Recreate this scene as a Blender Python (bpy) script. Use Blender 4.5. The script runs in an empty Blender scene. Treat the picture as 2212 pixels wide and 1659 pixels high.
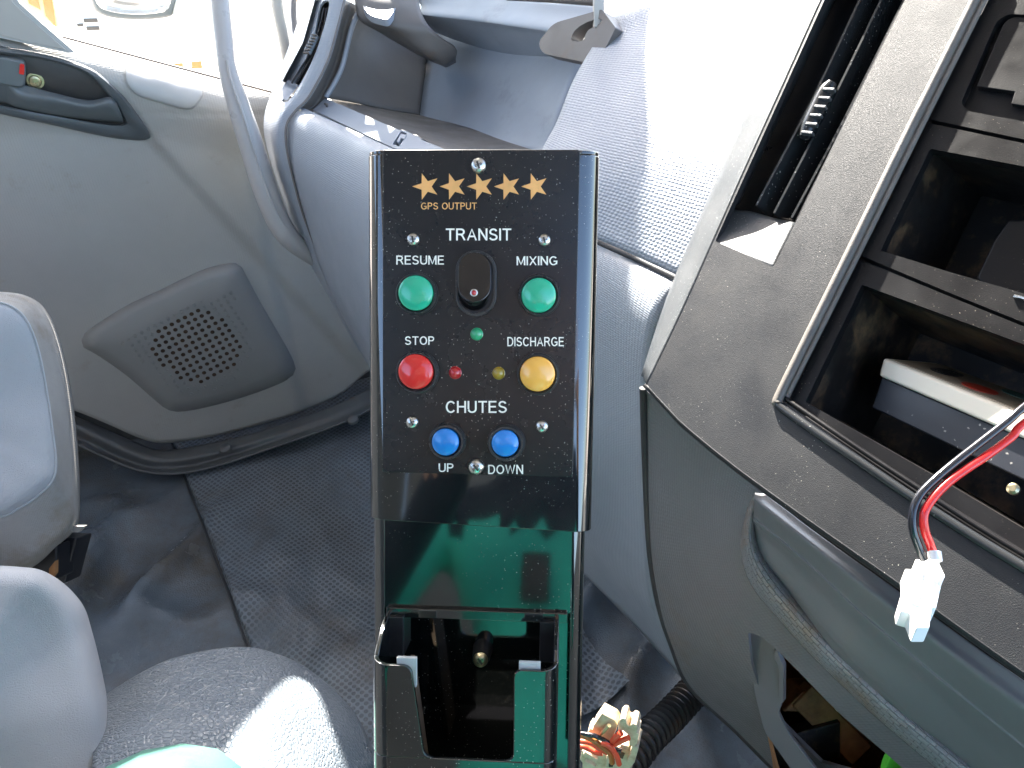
import bpy, bmesh, math, random
from mathutils import Vector, Matrix, noise
from mathutils.geometry import tessellate_polygon
random.seed(7)
SC = bpy.context.scene
COL = SC.collection
# ------------------------------------------------------------------ camera
PITCH = math.radians(35.0)
CAM = Vector((0, 0, 1.15))
RX = Vector((1, 0, 0)); UY = Vector((0, math.sin(PITCH), math.cos(PITCH))); FW = Vector((0, math.cos(PITCH), -math.sin(PITCH)))
FOC = 1700.0
cd = bpy.data.cameras.new('camera'); cam = bpy.data.objects.new('camera', cd); COL.objects.link(cam)
cam.location = CAM; cam.rotation_euler = (math.pi/2 - PITCH, 0, 0)
cd.sensor_width = 36.0; cd.lens = 36.0*FOC/2212.0; cd.clip_start = 0.02; cd.clip_end = 2000
SC.camera = cam
FWD = Vector((math.cos(math.radians(25)), math.sin(math.radians(25)), 0))     # the truck's forward axis
LAT = Vector((-FWD.y, FWD.x, 0))                                             # towards the passenger door
# ------------------------------------------------------------------ light
SUN = (LAT*0.80 + FWD*0.16 + Vector((0, 0, 0.58))).normalized()
sl = bpy.data.lights.new('sun', 'SUN'); so = bpy.data.objects.new('sun', sl); COL.objects.link(so)
sl.energy = 5.0; sl.angle = math.radians(0.5); sl.color = (1.0, 0.95, 0.87)
so.rotation_euler = SUN.to_track_quat('Z', 'Y').to_euler(); so.location = SUN*30
w = bpy.data.worlds.new('World'); SC.world = w; w.use_nodes = True
nt = w.node_tree; nt.nodes.clear()
sky = nt.nodes.new('ShaderNodeTexSky'); sky.sky_type = 'NISHITA'; sky.sun_disc = False
sky.sun_elevation = math.asin(SUN.z); sky.sun_rotation = math.atan2(SUN.x, SUN.y); sky.dust_density = 2.0
bg = nt.nodes.new('ShaderNodeBackground'); bg.inputs[1].default_value = 0.15
wo = nt.nodes.new('ShaderNodeOutputWorld')
nt.links.new(sky.outputs[0], bg.inputs[0]); nt.links.new(bg.outputs[0], wo.inputs[0])
vs = SC.view_settings; vs.view_transform = 'Standard'; vs.look = 'None'; vs.gamma = 1.0; vs.exposure = 2.85
SC.cycles.max_bounces = 8; SC.cycles.diffuse_bounces = 5; SC.cycles.glossy_bounces = 4; SC.cycles.transparent_max_bounces = 8
SC.cycles.caustics_reflective = False; SC.cycles.caustics_refractive = False

# ------------------------------------------------------------------ geometry helpers
def P(u, v, t):
    return CAM + t*(RX*((u-1106)/FOC) + UY*(-(v-829.5)/FOC) + FW)
def ray(u, v):
    return RX*((u-1106)/FOC) + UY*(-(v-829.5)/FOC) + FW
class Plane:
    def __init__(s, a, b=None, c=None, n=None):
        s.p = a if isinstance(a, Vector) else P(*a)
        if n is None:
            n = (P(*b)-s.p).cross(P(*c)-s.p)
        s.n = n.normalized()
        if s.n.dot(CAM-s.p) < 0: s.n = -s.n
    def __call__(s, u, v, h=0.0):
        d = ray(u, v); q = s.p + s.n*h
        return CAM + d*((q-CAM).dot(s.n)/d.dot(s.n))
def crv(pts, n=8, closed=False):
    """Catmull-Rom through vectors"""
    m = len(pts); out = []
    seg = m if closed else m-1
    for i in range(seg):
        if closed: p0, p1, p2, p3 = pts[(i-1) % m], pts[i], pts[(i+1) % m], pts[(i+2) % m]
        else:
            p1, p2 = pts[i], pts[i+1]
            p0 = pts[i-1] if i > 0 else p1*2-p2
            p3 = pts[i+2] if i+2 < m else p2*2-p1
        for k in range(n):
            t = k/n
            out.append(0.5*((2*p1)+(p2-p0)*t+(2*p0-5*p1+4*p2-p3)*t*t+(3*p1-p0-3*p2+p3)*t**3))
    if not closed: out.append(pts[-1].copy())
    return out
def V2(l): return [Vector((a, b, 0)) for a, b in l]
def sm(l, n=6, closed=True):
    """smooth a list of (u,v)"""
    return [(p.x, p.y) for p in crv(V2(l), n, closed)]
def rnd(l, r, n=5):
    """round the corners of a polygon of (u,v); r px or a list"""
    out = []; m = len(l)
    for i, p in enumerate(l):
        rr = r[i] if isinstance(r, (list, tuple)) else r
        p = Vector(p); a = Vector(l[i-1]); b = Vector(l[(i+1) % m])
        if rr <= 0: out.append(tuple(p)); continue
        da = (a-p); db = (b-p)
        ra = min(rr, da.length*.48, db.length*.48)
        s = p+da.normalized()*ra; e = p+db.normalized()*ra
        for k in range(n+1):
            t = k/n; out.append(tuple(s*(1-t)**2+p*2*t*(1-t)+e*t*t))
    return out
def resample(l, n):
    """n points evenly along a closed (u,v) outline, starting at its first point"""
    pts = [Vector(p) for p in l]+[Vector(l[0])]
    L = [0]
    for a, b in zip(pts, pts[1:]): L.append(L[-1]+(b-a).length)
    out = []; j = 0
    for k in range(n):
        d = L[-1]*k/n
        while L[j+1] < d: j += 1
        t = (d-L[j])/max(1e-9, L[j+1]-L[j]); out.append(tuple(pts[j].lerp(pts[j+1], t)))
    return out
def tag(o, label=None, cat=None, group=None, kind=None):
    if label: o['label'] = label
    if cat: o['category'] = cat
    if group: o['group'] = group
    if kind: o['kind'] = kind
    return o
def empty(name, label, cat, loc, mtx=None):
    o = bpy.data.objects.new(name, None); COL.objects.link(o)
    o.matrix_world = mtx if mtx else Matrix.Translation(loc)
    o.empty_display_size = .05
    return tag(o, label, cat)
WM = {}
def wmat(o):
    m = o.matrix_basis.copy()
    return wmat(o.parent) @ o.matrix_parent_inverse @ m if o.parent else m
def mk(name, verts, faces, mat, parent=None, smooth=False, uv=None, local=False, bev=0, bseg=2, angle=40):
    """one mesh object; verts in world space unless local"""
    me = bpy.data.meshes.new(name)
    if parent is not None and not local:
        im = wmat(parent).inverted(); verts = [im @ Vector(v) for v in verts]
    origin = None
    if parent is None and not local:
        origin = sum((Vector(v) for v in verts), Vector())/len(verts)
        verts = [Vector(v)-origin for v in verts]
    me.from_pydata([tuple(v) for v in verts], [], faces)
    me.validate()
    if uv:
        ul = me.uv_layers.new(name='UVMap')
        for lp in me.loops: ul.data[lp.index].uv = uv[lp.vertex_index]
    o = bpy.data.objects.new(name, me); COL.objects.link(o)
    if origin is not None: o.location = origin
    if parent is not None: o.parent = parent
    if mat: me.materials.append(mat)
    if smooth: me.polygons.foreach_set('use_smooth', [True]*len(me.polygons))
    if bev:
        b = o.modifiers.new('Bevel', 'BEVEL'); b.width = bev; b.segments = bseg; b.limit_method = 'ANGLE'; b.angle_limit = math.radians(angle)
        me.polygons.foreach_set('use_smooth', [True]*len(me.polygons))
        b.harden_normals = True
    return o
def autosmooth(o, ang=40):
    me = o.data
    me.polygons.foreach_set('use_smooth', [True]*len(me.polygons))
    try: me.set_sharp_from_angle(angle=math.radians(ang))
    except Exception: pass
    return o
def gridmesh(rows, closed_u=False):
    nr, nc = len(rows), len(rows[0]); vs_ = [p for r in rows for p in r]; f = []
    for i in range(nr-1):
        for j in range(nc if closed_u else nc-1):
            k = (j+1) % nc
            f.append((i*nc+j, (i+1)*nc+j, (i+1)*nc+k, i*nc+k))
    return vs_, f
def loft(name, rows, mat, parent=None, n=6, thick=0.003, disp=None, noflip=False, uvo=(0, 0)):
    """smooth sheet through rows of (u,v,t) or vectors, with thickness"""
    R = [[(P(*p) if not isinstance(p, Vector) else p) for p in r] for r in rows]
    R = [crv(r, n) for r in R]
    Cc = [crv(list(c), n) for c in zip(*R)]
    G = [list(r) for r in zip(*Cc)]
    nr, nc = len(G), len(G[0])
    uu = [0]; mr = nr//2
    for j in range(1, nc): uu.append(uu[-1]+(G[mr][j]-G[mr][j-1]).length)
    vv = [0]; mc = nc//2
    for i in range(1, nr): vv.append(vv[-1]+(G[i][mc]-G[i-1][mc]).length)
    if disp:
        for i in range(nr):
            for j in range(nc): G[i][j] = G[i][j]+disp(uu[j], vv[i])
    a, b, c = G[nr//2][nc//2], G[nr//2][nc//2+1], G[nr//2+1][nc//2]
    nn = (b-a).cross(c-a)
    if nn.dot(CAM-a) < 0: flip = False
    else: flip = True
    vs_, f = gridmesh(G)
    if flip: f = [tuple(reversed(q)) for q in f]
    uv = [(uu[j]+uvo[0], vv[i]+uvo[1]) for i in range(nr) for j in range(nc)]
    o = mk(name, vs_, f, mat, parent, True, uv)
    if thick:
        s = o.modifiers.new('Solidify', 'SOLIDIFY'); s.thickness = thick; s.offset = -1
        # make sure the front faces the viewer
    fn = o.data.polygons[len(o.data.polygons)//2].normal
    wn = (wmat(o).to_3x3() @ fn)
    if wn.dot(CAM-a) < 0:
        o.data.flip_normals()
    return o
def plate(name, outer, holes, n, depth, mat, parent=None, bev=0, bseg=2, local=False, angle=40):
    """flat plate with holes: outlines are world vectors, extruded by depth along -n"""
    loops = [outer]+list(holes)
    tris = tessellate_polygon([[Vector(p) for p in l] for l in loops])
    flat = [Vector(p) for l in loops for p in l]; N = len(flat)
    back = [p-n*depth for p in flat]
    f = []
    for t in tris:
        a, b, c = (flat[i] for i in t)
        t = tuple(t)
        if (b-a).cross(c-a).dot(n) < 0: t = t[::-1]
        f.append(t); f.append(tuple(i+N for i in reversed(t)))
    off = 0
    for k, l in enumerate(loops):
        m = len(l)
        ar = Vector()
        for i in range(m): ar += flat[off+i].cross(flat[off+(i+1) % m])
        ccw = ar.dot(n) > 0
        if k > 0: ccw = not ccw
        for i in range(m):
            a, b = off+i, off+(i+1) % m
            q = (a, a+N, b+N, b)
            f.append(q if ccw else q[::-1])
        off += m
    o = mk(name, flat+back, f, mat, parent, False, None, local)
    bm = bmesh.new(); bm.from_mesh(o.data); bmesh.ops.remove_doubles(bm, verts=bm.verts, dist=1e-6)
    bmesh.ops.dissolve_limit(bm, angle_limit=math.radians(1), verts=bm.verts, edges=bm.edges) if not holes else None
    bm.to_mesh(o.data); bm.free()
    if bev:
        b = o.modifiers.new('Bevel', 'BEVEL'); b.width = bev; b.segments = bseg; b.limit_method = 'ANGLE'; b.angle_limit = math.radians(angle); b.harden_normals = True
        o.data.polygons.foreach_set('use_smooth', [True]*len(o.data.polygons))
    return o
def pplate(name, pl, outline, mat, parent=None, holes=(), h=0.0, depth=.004, bev=.001, bseg=2):
    return plate(name, [pl(u, v, h) for u, v in outline], [[pl(u, v, h) for u, v in H] for H in holes], pl.n, depth, mat, parent, bev, bseg)
def mound(name, outline, pl, prof, mat, parent=None, n=48, center=None, uvs=True):
    """rings of a closed outline scaled about its centre and lifted: prof = [(scale, h), ...] from outside in; closed by a cap"""
    o2 = resample(outline, n)
    cx = center[0] if center else sum(p[0] for p in o2)/n; cy = center[1] if center else sum(p[1] for p in o2)/n
    rows = []
    for s, h in prof:
        rows.append([pl(cx+(u-cx)*s, cy+(v-cy)*s, h) for u, v in o2])
    vs_, f = gridmesh(rows, True)
    cap = len(vs_); vs_.append(pl(cx, cy, prof[-1][1]))
    b = (len(rows)-1)*n
    for j in range(n): f.append((b+j, cap, b+(j+1) % n))
    x = (vs_[n//4]-vs_[0]).normalized() if False else RX
    ex = (RX-pl.n*RX.dot(pl.n)).normalized(); ey = pl.n.cross(ex)
    uv = [((p-pl.p).dot(ex), (p-pl.p).dot(ey)) for p in vs_]
    o = mk(name, vs_, f, mat, parent, True, uv)
    bm = bmesh.new(); bm.from_mesh(o.data); bmesh.ops.recalc_face_normals(bm, faces=bm.faces)
    bm.faces.ensure_lookup_table()
    nn = (wmat(o).to_3x3() @ bm.faces[-1].normal)
    if nn.dot(pl.n) < 0: bmesh.ops.reverse_faces(bm, faces=bm.faces)
    bm.to_mesh(o.data); bm.free()
    return o
def ring(name, outer, inner, pl, prof, mat, parent=None, n=64, holecap=None):
    """a rim between two outlines: prof = [(k, h)], k 0 outer .. 1 inner"""
    A, B = resample(outer, n), resample(inner, n); rows = []
    for k, h in prof: rows.append([pl(a[0]*(1-k)+b[0]*k, a[1]*(1-k)+b[1]*k, h) for a, b in zip(A, B)])
    vs_, f = gridmesh(rows, True)
    o = mk(name, vs_, f, mat, parent, True)
    bm = bmesh.new(); bm.from_mesh(o.data); bmesh.ops.recalc_face_normals(bm, faces=bm.faces); bm.to_mesh(o.data); bm.free()
    return autosmooth(o, 50)
def tube(name, pts, r, mat, parent=None, seg=12, n=8, smooth=True, caps=True, flat=1.0, twist=None, local=False, curve=True):
    """round bar along vectors; r number or list per control point"""
    pts = [(P(*p) if not isinstance(p, Vector) else p) for p in pts]
    path = crv(pts, n) if curve else pts
    if isinstance(r, (list, tuple)):
        rr = [q.x for q in crv([Vector((x, 0, 0)) for x in r], n)] if curve else list(r)
    else: rr = [r]*len(path)
    rows = []; up = twist or Vector((0, 0, 1)); prev = None
    for i, p in enumerate(path):
        t = (path[min(i+1, len(path)-1)]-path[max(i-1, 0)]).normalized()
        if prev is None:
            x = up.cross(t)
            if x.length < 1e-3: x = Vector((1, 0, 0)).cross(t)
        else: x = prev-t*prev.dot(t)
        x.normalize(); prev = x; y = t.cross(x)
        rows.append([p+(x*math.cos(a)*flat+y*math.sin(a))*rr[i] for a in (2*math.pi*k/seg for k in range(seg))])
    vs_, f = gridmesh(rows, True)
    f = [q[::-1] for q in f]
    L = [0]
    for a, b in zip(path, path[1:]): L.append(L[-1]+(b-a).length)
    uv = [(2*math.pi*rr[i]*k/seg, L[i]) for i in range(len(rows)) for k in range(seg)]
    if caps:
        f.append(tuple(range(seg))); b = (len(rows)-1)*seg; f.append(tuple(reversed(range(b, b+seg))))
    o = mk(name, vs_, f, mat, parent, smooth, uv, local)
    bm = bmesh.new(); bm.from_mesh(o.data); bmesh.ops.recalc_face_normals(bm, faces=bm.faces); bm.to_mesh(o.data); bm.free()
    return autosmooth(o, 50) if smooth else o
def lathe(name, prof, mat, parent, o=Vector((0, 0, 0)), ax=None, seg=32, local=True, sx=1.0, sy=1.0):
    """prof = [(r, h)] about local z at o"""
    rows = [[Vector((o.x+r*sx*math.cos(a), o.y+r*sy*math.sin(a), o.z+h)) for a in (2*math.pi*k/seg for k in range(seg))] for r, h in prof]
    if ax:
        q = ax.to_track_quat('Z', 'Y').to_matrix()
        rows = [[o+q @ (p-o) for p in r] for r in rows]
    vs_, f = gridmesh(rows, True)
    if prof[-1][0] > 1e-6: b = (len(rows)-1)*seg; f.append(tuple(range(b, b+seg)))
    if prof[0][0] > 1e-6: f.append(tuple(reversed(range(seg))))
    ob = mk(name, vs_, f, mat, parent, True, None, local)
    bm = bmesh.new(); bm.from_mesh(ob.data); bmesh.ops.remove_doubles(bm, verts=bm.verts, dist=1e-7); bmesh.ops.recalc_face_normals(bm, faces=bm.faces); bm.to_mesh(ob.data); bm.free()
    return autosmooth(ob, 35)
def box(name, c, ax, ay, az, mat, parent=None, bev=0, local=False):
    """box centred at c with half-axis vectors"""
    vs_ = [c+ax*i+ay*j+az*k for i in (-1, 1) for j in (-1, 1) for k in (-1, 1)]
    f = [(0, 1, 3, 2), (4, 6, 7, 5), (0, 4, 5, 1), (2, 3, 7, 6), (0, 2, 6, 4), (1, 5, 7, 3)]
    o = mk(name, vs_, f, mat, parent, False, None, local)
    bm = bmesh.new(); bm.from_mesh(o.data); bmesh.ops.recalc_face_normals(bm, faces=bm.faces); bm.to_mesh(o.data); bm.free()
    if bev:
        b = o.modifiers.new('Bevel', 'BEVEL'); b.width = bev; b.segments = 3; b.harden_normals = True
        o.data.polygons.foreach_set('use_smooth', [True]*6)
    return o
def cut(o, outline, n, d0=.03, d1=.06):
    """cut a prism-shaped opening through an object (applied)"""
    a = [p+n*d0 for p in outline]
    c = plate('cutter', a, [], n, d0+d1, None)
    m = o.modifiers.new('Bool', 'BOOLEAN'); m.operation = 'DIFFERENCE'; m.object = c; m.solver = 'EXACT'
    bpy.context.view_layer.update()
    dg = bpy.context.evaluated_depsgraph_get()
    me = bpy.data.meshes.new_from_object(o.evaluated_get(dg))
    old = o.data; o.modifiers.clear(); o.data = me; me.name = o.name; bpy.data.meshes.remove(old)
    bpy.data.objects.remove(c)
    return autosmooth(o, 45)

# ------------------------------------------------------------------ materials
def nodes(m):
    m.use_nodes = True; t = m.node_tree; t.nodes.clear(); return t
def plastic(name, col, rough=.5, grain=None, gs=.004, gd=.0004, spec=.5, dirt=None, var=.12, coord='Object', coat=0, dust=None, metal=0, sheen=0, dscale=9, ior=None, rvar=.12):
    m = bpy.data.materials.new(name); t = nodes(m); N = t.nodes; L = t.links
    out = N.new('ShaderNodeOutputMaterial'); b = N.new('ShaderNodeBsdfPrincipled'); L.new(b.outputs[0], out.inputs[0])
    b.inputs['Roughness'].default_value = rough; b.inputs['Metallic'].default_value = metal
    b.inputs['Specular IOR Level'].default_value = spec
    if ior: b.inputs['IOR'].default_value = ior
    if coat: b.inputs['Coat Weight'].default_value = coat; b.inputs['Coat Roughness'].default_value = .05
    if sheen: b.inputs['Sheen Weight'].default_value = sheen
    tc = N.new('ShaderNodeTexCoord'); src = tc.outputs[coord]; gen = tc.outputs['Object']
    def noise_(scale, detail=4, rough_=.6, s=None):
        n = N.new('ShaderNodeTexNoise'); n.inputs['Scale'].default_value = scale; n.inputs['Detail'].default_value = detail; n.inputs['Roughness'].default_value = rough_
        L.new(s or gen, n.inputs['Vector']); return n.outputs[0]
    def ramp(x, a, c, lo=0., hi=1.):
        r = N.new('ShaderNodeMapRange'); r.inputs[1].default_value = a; r.inputs[2].default_value = c; r.inputs[3].default_value = lo; r.inputs[4].default_value = hi
        L.new(x, r.inputs[0]); return r.outputs[0]
    def mix(fac, A, B):
        x = N.new('ShaderNodeMix'); x.data_type = 'RGBA'
        L.new(fac, x.inputs[0])
        for s, q in ((6, A), (7, B)):
            if isinstance(q, tuple): x.inputs[s].default_value = (*q, 1)
            else: L.new(q, x.inputs[s])
        return x.outputs[2]
    lo = tuple(c*(1-var) for c in col); hi = tuple(min(1, c*(1+var)) for c in col)
    cc = mix(ramp(noise_(dscale*.8, 6, .65), .3, .7), lo, hi)
    if dirt:
        dcol, amt = dirt
        f = ramp(noise_(dscale, 8, .72), .62-.22*amt, .80-.1*amt)
        mm = N.new('ShaderNodeMath'); mm.operation = 'MULTIPLY'; mm.inputs[1].default_value = min(1, .5+amt*.5); L.new(f, mm.inputs[0])
        cc = mix(mm.outputs[0], cc, dcol)
    if dust:
        dc, thr, sc = dust
        v = N.new('ShaderNodeTexVoronoi'); v.inputs['Scale'].default_value = sc
        wv = N.new('ShaderNodeVectorMath'); wv.operation = 'ADD'
        nz = N.new('ShaderNodeTexNoise'); nz.inputs['Scale'].default_value = sc*1.3
        sc2 = N.new('ShaderNodeVectorMath'); sc2.operation = 'SCALE'; sc2.inputs[3].default_value = .9/sc
        L.new(gen, nz.inputs['Vector']); L.new(nz.outputs[1], sc2.inputs[0]); L.new(gen, wv.inputs[0]); L.new(sc2.outputs[0], wv.inputs[1])
        L.new(wv.outputs[0], v.inputs['Vector'])
        f = ramp(v.outputs['Distance'], thr, thr*.6)
        sp = N.new('ShaderNodeSeparateColor'); L.new(v.outputs['Color'], sp.inputs[0])
        gt = N.new('ShaderNodeMath'); gt.operation = 'GREATER_THAN'; gt.inputs[1].default_value = .55; L.new(sp.outputs[0], gt.inputs[0])
        pt = ramp(noise_(14, 3), .42, .6, .0, 1.)
        a1 = N.new('ShaderNodeMath'); a1.operation = 'MULTIPLY'; L.new(f, a1.inputs[0]); L.new(gt.outputs[0], a1.inputs[1])
        a2 = N.new('ShaderNodeMath'); a2.operation = 'MULTIPLY'; L.new(a1.outputs[0], a2.inputs[0]); L.new(pt, a2.inputs[1])
        cc = mix(a2.outputs[0], cc, dc)
        film = ramp(noise_(9, 5, .7), .35, .8, 0, .022)
        cc = mix(film, cc, dc)
    L.new(cc, b.inputs['Base Color'])
    L.new(ramp(noise_(dscale*2.5, 5), .3, .7, max(.02, rough-rvar*rough*2), min(1, rough+rvar*rough*2)), b.inputs['Roughness'])
    h = None
    if grain == 'weave':
        mp = N.new('ShaderNodeMapping'); mp.inputs['Scale'].default_value = (1/gs, 1.5/gs, 1/gs); L.new(src, mp.inputs['Vector'])
        v = N.new('ShaderNodeTexVoronoi'); v.inputs['Scale'].default_value = 1; v.inputs['Randomness'].default_value = .22; L.new(mp.outputs[0], v.inputs['Vector'])
        h = ramp(v.outputs['Distance'], .1, .62, 1, 0)
    elif grain == 'brick':
        br = N.new('ShaderNodeTexBrick'); br.inputs['Scale'].default_value = 1/gs*.5; br.inputs['Mortar Size'].default_value = .03
        br.inputs['Mortar Smooth'].default_value = 1; L.new(src, br.inputs['Vector']); h = ramp(br.outputs['Fac'], 0, 1, 1, 0)
    elif grain == 'leather':
        nz = N.new('ShaderNodeTexNoise'); nz.inputs['Scale'].default_value = .6/gs
        sc2 = N.new('ShaderNodeVectorMath'); sc2.operation = 'SCALE'; sc2.inputs[3].default_value = gs*.5
        ad = N.new('ShaderNodeVectorMath'); L.new(src, nz.inputs['Vector']); L.new(nz.outputs[1], sc2.inputs[0]); L.new(sc2.outputs[0], ad.inputs[0]); L.new(src, ad.inputs[1])
        v = N.new('ShaderNodeTexVoronoi'); v.feature = 'DISTANCE_TO_EDGE'; v.inputs['Scale'].default_value = 1/gs; L.new(ad.outputs[0], v.inputs['Vector'])
        h = ramp(v.outputs['Distance'], 0, .22)
    elif grain == 'fine':
        v = N.new('ShaderNodeTexNoise'); v.inputs['Scale'].default_value = 1/gs; v.inputs['Detail'].default_value = 3; L.new(src, v.inputs['Vector']); h = v.outputs[0]
    elif grain == 'honey':
        mp = N.new('ShaderNodeMapping'); mp.inputs['Rotation'].default_value = (0, 0, math.radians(38)); mp.inputs['Scale'].default_value = (1/gs, 1/gs, 1/gs); L.new(src, mp.inputs['Vector'])
        v = N.new('ShaderNodeTexVoronoi'); v.inputs['Scale'].default_value = 1; v.inputs['Randomness'].default_value = .0; v.distance = 'EUCLIDEAN'; L.new(mp.outputs[0], v.inputs['Vector'])
        h = ramp(v.outputs['Distance'], .30, .42)
        k = ramp(noise_(5, 3), .35, .5)
        cc2 = mix(h, tuple(c*.5 for c in col), tuple(min(1, c*1.6) for c in col))
        x = N.new('ShaderNodeMix'); x.data_type = 'RGBA'; kk = N.new('ShaderNodeMath'); kk.operation = 'MULTIPLY'; kk.inputs[1].default_value = .6; L.new(k, kk.inputs[0]); L.new(kk.outputs[0], x.inputs[0]); L.new(cc, x.inputs[6]); L.new(cc2, x.inputs[7]); L.new(x.outputs[2], b.inputs['Base Color'])
    if h is not None:
        bp = N.new('ShaderNodeBump'); bp.inputs['Strength'].default_value = 1; bp.inputs['Distance'].default_value = gd
        L.new(h, bp.inputs['Height']); L.new(bp.outputs[0], b.inputs['Normal'])
    return m
def fabric(name, col, tr):
    m = bpy.data.materials.new(name); t = nodes(m); N = t.nodes; L = t.links
    out = N.new('ShaderNodeOutputMaterial'); mx = N.new('ShaderNodeMixShader'); d_ = N.new('ShaderNodeBsdfDiffuse'); x = N.new('ShaderNodeBsdfTranslucent')
    d_.inputs[0].default_value = (*col, 1); x.inputs[0].default_value = (*col, 1); mx.inputs[0].default_value = tr
    L.new(d_.outputs[0], mx.inputs[1]); L.new(x.outputs[0], mx.inputs[2]); L.new(mx.outputs[0], out.inputs[0])
    return m
def glassy(name, tint=(1, 1, 1)):
    m = bpy.data.materials.new(name); t = nodes(m); N = t.nodes; L = t.links
    out = N.new('ShaderNodeOutputMaterial'); mx = N.new('ShaderNodeMixShader'); tr = N.new('ShaderNodeBsdfTransparent'); gl = N.new('ShaderNodeBsdfGlossy'); gl.inputs['Roughness'].default_value = .02
    tr.inputs[0].default_value = (*tint, 1); lw = N.new('ShaderNodeFresnel'); lw.inputs[0].default_value = 1.3
    L.new(lw.outputs[0], mx.inputs[0]); L.new(tr.outputs[0], mx.inputs[1]); L.new(gl.outputs[0], mx.inputs[2]); L.new(mx.outputs[0], out.inputs[0])
    return m
BROWN = (.16, .09, .045)
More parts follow.
